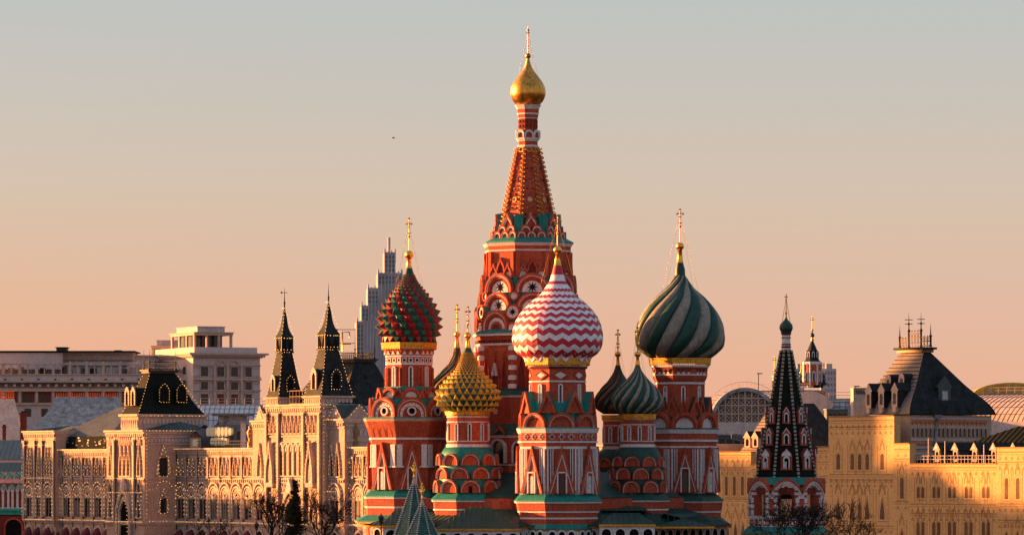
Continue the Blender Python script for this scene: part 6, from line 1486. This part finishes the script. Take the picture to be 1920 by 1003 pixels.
for i in range(13):
    x = -30 + i * 31.5
    mb = MB(); wb(mb, x - 2.6, x + 2.6, -.2, .5, 681, 701, 'stone_pale'); mb.build('post', HO)
    mb = MB(); wb(mb, x + 14, x + 16, -.1, .4, 683, 701, 'stone_pale'); wb(mb, x - .8, x + .8, -.1, .3, 676, 681, 'white_old'); mb.build('post', HO)
    mb = MB(); wb(mb, x + 4, x + 26, 1.0, 1.1, 733, 754, 'red_win'); wb(mb, x + 4, x + 10, .9, 1.0, 740, 754, 'glass'); wb(mb, x + 14, x + 20, .9, 1.0, 740, 754, 'glass'); mb.build('window', HO)
    mb = MB(); wb(mb, x - 2.2, x + 2.2, .3, 1.2, 733, 754, 'stone_pale'); mb.build('column', HO)
    mb = MB(); wb(mb, x + 8, x + 20, 1.08, 1.2, 765, 780, 'glass'); mb.build('window', HO)
mb = MB(); wb(mb, -60, 330, -.3, 1.4, 680, 682.6, 'stone_pale'); mb.build('pergola_beam', HO)
random.seed(3)
for i in range(12):
    x = 8 + i * 19 + random.random() * 8; mb = MB(); wb(mb, x, x + 5 + random.random() * 9, 1.8, 3, 686 + random.random() * 6, 701, random.choice(('glass', 'iron', 'white_old', 'metal_roof'))); mb.build('terrace_furniture', HO)
# ================================================================ tower block far away
Y = 3000.0; s = Y / F; TB = thing('tower_block', 'distant grey stepped tower block with vertical ribs, left of the spiked dome', 'skyscraper', (PX(730, Y), Y, 0)); z = lambda y: PZ(y, Y)
TM = Matrix.Rotation(R(4), 4, 'Z')
mb = MB(); wins = MB(); n_ = 0
tiers = [(-62, 62, 604, 1, 0), (-53, 53, 574, 2, 14), (-41, 41, 541, 3, 0), (-22, 22, 513, 4, 20), (-9.5, 9.5, 474, 6, 14)]
tb = mb
for i, (a, b, yt, d, e) in enumerate(tiers):
    yb = tiers[i - 1][2] if i else 1003
    mb.box(a * s, b * s, -18 + d * 1.6, 30 - d * 2, z(1003 if i < 3 else yb), z(yt), 'highrise', TM)
    n = max(3, int((b - a) / 6.2))
    for k in range(n + 1):
        x = a + (b - a) * k / n; w = 1.0; mb.box((x - w) * s, (x + w) * s, -18.9 + d * 1.6, -18 + d * 1.6, z(1003 if i < 3 else yb), z(yt - (3.2 if k % 2 == 0 else 1.0)), 'highrise', TM)
    for x in (a, b): mb.rev([(1.7 * s, z(yt + 20)), (1.7 * s, z(yt - 4)), (.9 * s, z(yt - 6.5)), (.1, z(yt - 8))], 8, 'highrise', True, 0, TM @ Matrix.Translation((x * s, -17.5 + d * 1.6, 0)))
    for k in range(5): mb.box((a - .25) * s, a * s, -15 + d * 1.6 + k * 8, -13 + d * 1.6 + k * 8, z(1003 if i < 3 else yb), z(yt - 1), 'highrise', TM)
mb.box(-2.2 * s, 2.2 * s, 2, 8, z(475), z(445), 'highrise', TM); wl = mb.build('wall', TB)
for i, (a, b, yt, d, e) in enumerate(tiers):
    yb = min(760, tiers[i - 1][2]) if i else 760
    yb = 760 if i < 3 else yb; n = max(3, int((b - a) / 6.2))
    for k in range(n):
        x0 = a + (b - a) * k / n + 1.4; x1 = a + (b - a) * (k + 1) / n - 1.4
        if i < 3 and i + 1 < len(tiers) and x0 > tiers[i + 1][0] and x1 < tiers[i + 1][1]: continue
        mb = MB(); y = yt + 7
        while y < yb - 5: mb.box(x0 * s, x1 * s, -18.25 + d * 1.6, -18.05 + d * 1.6, z(y + 4.6), z(y), 'highrise_win', TM); y += 8.2
        if mb.v: mb.build('window_strip', TB)
# ================================================================ old roofs and small church at the left edge
def hiproof(name, label, px0, px1, pt0, pt1, yb, yt, Y, depth, m, m_wall, flare=.12, cat='building', ywall=0):
    s = Y / F; o_ = thing(name, label, cat, (PX((px0 + px1) / 2, Y), Y, 0)); c = (px0 + px1) / 2; z = lambda y: PZ(y, Y); mb = MB(); vs = []; ns = 10
    B = [((px0 - c) * s, 0), ((px1 - c) * s, 0), ((px1 - c) * s, depth), ((px0 - c) * s, depth)]; T = [((pt0 - c) * s, depth * .42), ((pt1 - c) * s, depth * .42), ((pt1 - c) * s, depth * .58), ((pt0 - c) * s, depth * .58)]
    for j in range(ns + 1):
        f_ = j / ns; g_ = f_ + flare * math.sin(math.pi * f_) 
        for k in range(4): vs.append((B[k][0] * (1 - g_) + T[k][0] * g_, B[k][1] * (1 - g_) + T[k][1] * g_, z(yb) + (z(yt) - z(yb)) * f_))
    mb.add(vs, [(j * 4 + k, j * 4 + (k + 1) % 4, (j + 1) * 4 + (k + 1) % 4, (j + 1) * 4 + k) for j in range(ns) for k in range(4)] + [tuple(ns * 4 + k for k in range(4))], m); rf = mb.build('roof', o_)
    mb = MB(); mb.box(B[0][0] + .3, B[1][0] - .3, .3, depth - .3, 0, z(yb) - .02, m_wall); mb.build('wall', o_)
    return o_, rf, z, s
mo, rf, z, s = hiproof('museum_hall', 'weathered grey hipped roof behind the dark low roof terrace, below the hotel', 55, 234, 92, 208, 808, 742, 770, 26, 'zinc', 'brick_dark')
mb = MB(); 
for i in range(28): x = (92 - 144.5 + 116 * i / 27) * s; mb.tube([(x, 13, z(742)), (x, 13, z(733))], [.06, .02], 'brick_orange', 4)
for y_ in (741, 737): mb.tube([((92 - 144.5) * s, 13, z(y_)), ((208 - 144.5) * s, 13, z(y_))], .05, 'brick_orange', 4)
mb.build('roof_crest', rf)
mo, rf, z, s = hiproof('museum_tower', 'steep pinkish tiled roof cut off by the left edge, with red cresting', -40, 38, -6, 20, 832, 747, 765, 10, 'vault_sheet', 'brick_dark', .02)
mb = MB()
for i in range(9): x = (-6 + 26 * i / 8 + 1) * s; mb.tube([(x, 5, z(747)), (x, 5, z(731))], [.07, .03], 'brick_orange', 4)
for y_ in (746, 740, 735): mb.tube([(-5 * s, 5, z(y_)), (21 * s, 5, z(y_))], .06, 'brick_orange', 4)
mb.build('roof_crest', rf)
for k, (px, w, yt, yb, Y, lab) in enumerate(((44, 11, 777, 812, 752, 'square red brick chimney block beside the weathered grey roof'), (8, 6, 802, 840, 745, 'slim dark red chimney at the left edge'))):
    s = Y / F; mb = MB(); h = (yb - yt) * s; w = w * s / 2; mb.box(-w, w, -w, w, -14, h, 'brick_dark'); mb.box(-w * 1.25, w * 1.25, -w * 1.25, w * 1.25, h, h + .35, 'brick_dark'); mb.box(-w * 1.1, w * 1.1, -w * 1.1, w * 1.1, h - 1.2, h - .9, 'brick_dark'); mb.box(-w * .7, w * .7, -w * .7, w * .7, h + .35, h + .6, 'void'); tag(mb.build('chimney', None, (PX(px, Y), Y, PZ(yb, Y))), lab, 'chimney')
def shed(name, label, px0, px1, yt, yb, Y, depth, m):
    s = Y / F; o_ = thing(name, label, 'building', (PX((px0 + px1) / 2, Y), Y, 0)); w = (px1 - px0) * s / 2; z0, z1 = PZ(yb, Y), PZ(yt, Y); mb = MB()
    mb.add([(-w, 0, z0), (w, 0, z0), (w, depth, z1), (-w, depth, z1), (w, depth, z0), (-w, depth, z0)], [(0, 1, 2, 3), (1, 4, 2), (0, 3, 5), (3, 2, 4, 5), (0, 5, 4, 1)], m)
    for i in range(int(2 * w / .8) + 1): x = -w + i * .8; mb.tube([(x, 0, z0 + .03), (x, depth, z1 + .03)], .04, m, 4)
    mb.build('roof', o_); mb = MB(); mb.box(-w + .1, w - .1, .2, depth, 0, z0 - .02, 'stone_grey'); mb.build('wall', o_); return o_
shed('low_house', 'low house with a blue grey seamed metal roof, upper one at the left edge', -30, 56, 824, 862, 728, 9, 'metal_roof')
shed('low_house', 'flatter dark grey metal roof just above the green and white church gables', -30, 50, 866, 884, 716, 5, 'metal_dark')
Y = 706; s = Y / F; KZ = thing('gabled_church', 'small white and crimson church front with mint green gables, at the left edge', 'church', (PX(20, Y), Y, 0)); z = lambda y: PZ(y, Y); K = FX
mb = MB(); mb.box(-60 * s, 26 * s, 0, 8, 0, z(905), 'brick'); mb.box(-60 * s, 26 * s, -.6, 0, z(954), z(951), 'white'); mb.build('wall', KZ)
mb = MB(); mb.box(-60 * s, 28 * s, -2.2, 0, z(964), z(954), 'mint'); mb.add([(-60 * s, -.1, z(951)), (28 * s, -.1, z(951)), (28 * s, -2.4, z(957)), (-60 * s, -2.4, z(957))], [(0, 1, 2, 3)], 'mint'); mb.build('skirt_roof', KZ)
for row, (yy, xs, w) in enumerate(((918, (-28, -13, 2, 16), 15), (898, (-20, -5, 9, 22), 15), (878, (20,), 9))):
    for x in xs:
        mb = MB(); M_ = Matrix.Translation((x * s, -.1 + row * 1.2, z(yy))) @ K; mb.ext(arch(w * s, 14 * s, 'keel', 12), -3, 0, 'stone_pale', M_, 'mint'); mb.ring(arch(w * s, 14.5 * s, 'keel', 12), arch(w * .78 * s, 11.4 * s, 'keel', 12), -.05, .25, 'mint', M_, closed=False); mb.ring(arch(w * .78 * s, 11.4 * s, 'keel', 12), arch(w * .6 * s, 8.6 * s, 'keel', 12), -.05, .18, 'white', M_, closed=False); mb.build('gable', KZ)
for x in (-24, -14, -4, 4, 13, 23):
    mb = MB(); mb.box((x - 2) * s, (x + 2) * s, -.45, 0, z(951), z(918), 'white'); mb.box((x - 3) * s, (x + 3) * s, -.55, 0, z(922), z(918), 'white'); mb.build('pilaster', KZ)
mb = MB(); mb.box(-60 * s, 27 * s, -2.0, -.1, 0, z(966), 'brick_dark'); po = mb.build('porch', KZ); mb = MB(); M_ = Matrix.Translation((8 * s, -2.0, z(1003))) @ K
mb.ext(arch(30 * s, 30 * s, 'round', 14), -.02, .04, 'void', M_); mb.ring(arch(36 * s, 34 * s, 'round', 14), arch(30 * s, 30 * s, 'round', 14), -.02, .2, 'brick', M_, closed=False); mb.build('porch_arch', po)
# ================================================================ trees, lamps, bird
def bare_tree(name, label, px, Y, ytop, ybase, spread, seed, n0=4, levels=6, group=None, thick=1.0, cat='tree'):
    rnd = random.Random(seed); s = Y / F; zb, zt = 0.0, PZ(ytop, Y); H = zt - zb
    t_ = thing(name, label, cat, (PX(px, Y), Y, 0), group); tr = MB(); cr = MB()
    fork = Vector((0, 0, H * .42)); tr.tube([(0, 0, -.2), (.05, 0, H * .2), fork], [.26 * thick, .2 * thick, .17 * thick], 'bark', 8); tr.build('trunk', t_)
    def grow(p, d, L, r, lv):
        pts = [p]; q = p.copy(); dd = d.copy()
        for i in range(3):
            dd = (dd + Vector((rnd.uniform(-.28, .28), rnd.uniform(-.28, .28), rnd.uniform(-.1, .26)))).normalized(); q = q + dd * L / 3; pts.append(q.copy())
        cr.tube(pts, [r, r * .85, r * .7, r * .55], 'bark', 5 if r > .04 else 3)
        if lv == 0: return
        for i in range(rnd.choice((2, 3, 3)) if lv > 1 else 3):
            a = rnd.uniform(0, 2 * math.pi); b = rnd.uniform(.35, .95); u = dd.orthogonal().normalized(); v = dd.cross(u); nd = (dd * math.cos(b) + (u * math.cos(a) + v * math.sin(a)) * math.sin(b)).normalized()
            grow(pts[rnd.choice((2, 3, 3))], nd, L * rnd.uniform(.62, .85), max(.024, r * .62), lv - 1)
    for i in range(n0):
        a = 2 * math.pi * i / n0 + rnd.uniform(-.5, .5); b = rnd.uniform(.25, .9) if i else .15; d = Vector((math.sin(b) * math.cos(a), math.sin(b) * math.sin(a) * .8, math.cos(b)))
        grow(fork - Vector((0, 0, rnd.uniform(0, H * .08))), d, H * .25 * spread * rnd.uniform(.85, 1.15), .12 * thick, levels)
    cr.build('crown', t_); return t_
bare_tree('bare_tree', 'bare winter tree with a wide crown in front of the bell tower', 1500, 418, 918, 0, .72, 4, 6, 6, 'bare winter trees', 1.1)
bare_tree('bare_tree', 'small bare winter tree between the bell tower and the wrapped facade', 1592, 421, 940, 0, .75, 9, 5, 5, 'bare winter trees', .8)
bare_tree('bare_tree', 'bare winter tree spreading right of the dark fir in front of the arcade', 605, 505, 925, 0, .85, 17, 6, 5, 'bare winter trees', 1.0)
bare_tree('bare_tree', 'bare winter tree with long boughs left of the dark fir', 512, 507, 918, 0, .85, 23, 6, 5, 'bare winter trees', 1.0)
bare_tree('bare_tree', 'thin bare winter tree in front of the arcade shop windows, left of the others', 405, 540, 958, 0, .8, 31, 4, 4, 'bare winter trees', .8)
def fir(name, label, px, Y, ytop, hw, seed):
    rnd = random.Random(seed); s = Y / F; H = PZ(ytop, Y); t_ = thing(name, label, 'fir', (PX(px, Y), Y, 0)); mb = MB(); mb.tube([(0, 0, -.2), (0, 0, H)], [.22, .02], 'bark', 6); mb.build('trunk', t_)
    nd = MB(); R0 = hw * s
    for i in range(520):
        f_ = rnd.random() ** .8; zc = H * (.06 + .93 * (1 - f_)); L = R0 * (.12 + .95 * f_ ** .85) * rnd.uniform(.55, 1.1); a = rnd.uniform(0, 6.283); d = Vector((math.cos(a), math.sin(a), rnd.uniform(-.15, .35))); p = Vector((0, 0, zc)); u = Vector((-math.sin(a), math.cos(a), 0))
        for k in range(5):
            c = p + d * L * (.2 + .2 * k); w = .30 * (1.1 - .17 * k); nd.add([c - u * w, c + d * L * .16 + Vector((0, 0, rnd.uniform(-.1, .14))), c + u * w, c - d * L * .12 - Vector((0, 0, .2))], [(0, 1, 2), (0, 2, 3)], 'needles')
    nd.build('crown', t_); return t_
fir('fir_tree', 'dark pointed fir in front of the arcade portal', 553, 500, 898, 44, 2)
def lamp(px, Y, yt, label):
    s = Y / F; h = PZ(yt, Y); l = thing('street_lamp', label, 'street lamp', (PX(px, Y), Y, 0), 'lanterns on black poles'); mb = MB(); mb.tube([(0, 0, 0), (0, 0, 1.2), (0, 0, h - .9)], [.14, .09, .06], 'iron', 8); mb.build('pole', l)
    mb = MB(); mb.rev([(.07, h - .95), (.16, h - .85), (.30, h - .25)], 6, 'iron', False); mb.rev([(.36, h - .25), (.30, h - .16), (.10, h + .0), (.03, h + .18)], 6, 'iron', False); mb.build('lantern', l)
    mb = MB(); mb.rev([(.13, h - .82), (.26, h - .28)], 6, 'white_old', False); mb.build('lamp_glass', l)
lamp(714.5, 428, 965, 'black lantern in front of the gallery below the left tower'); lamp(481, 520, 979, 'black lantern in front of the arcade, left of the bare trees')
Y = 500; b = MB(); b.rev([(.02, -.2), (.05, -.09), (.06, .03), (.04, .12), (.01, .2)], 8, 'iron', True, 0, Matrix.Rotation(R(90), 4, 'Y'))
for e in (-1, 1): b.add([(-.05, 0, 0), (.08, 0, 0), (.03, e * .18, .09), (-.06, e * .4, .05), (-.08, e * .2, .08)], [(0, 1, 2, 3, 4)], 'iron')
tag(b.build('bird', None, (PX(738, Y), Y, PZ(259, Y))), 'tiny dark bird gliding alone in the sky left of the tall tower', 'bird')
# ================================================================ blocks and tower added unseen at the left, shaped to shade facades and trees
def block(name, label, x, y0, y1, h, w, merlon=True, roof=None):
    o_ = thing(name, label, 'shadow block', (x, (y0 + y1) / 2, 0)); l = (y1 - y0) / 2; mb = MB(); mb.box(-w, 0, -l, l, 0, h, 'brick_dark')
    if merlon:
        for i in range(int(l / .9)): mb.box(-.8, 0, -l + i * 1.8 + .3, -l + i * 1.8 + 1.3, h, h + 1.0, 'brick_dark')
    mb.build('wall', o_); return o_
for (y0, y1, h, lab) in SHADE_BLOCKS: block('shade_block', lab, -150, y0, y1, h, 3)
ft = thing('shade_tower', 'brick tower with a tented roof, added to cast shade, out of frame to the left', 'tower', (-152, FTY, 0)); mb = MB(); mb.box(-2, 2, -2.9, 2.9, 0, 46, 'brick_dark'); mb.build('wall', ft)
mb = MB(); mb.rev([(3.4, 46), (2.9, 52), (2.8, 56), (1.0, 66), (.2, 70)], 8, 'tile_green', False, .39); mb.build('tent_roof', ft)
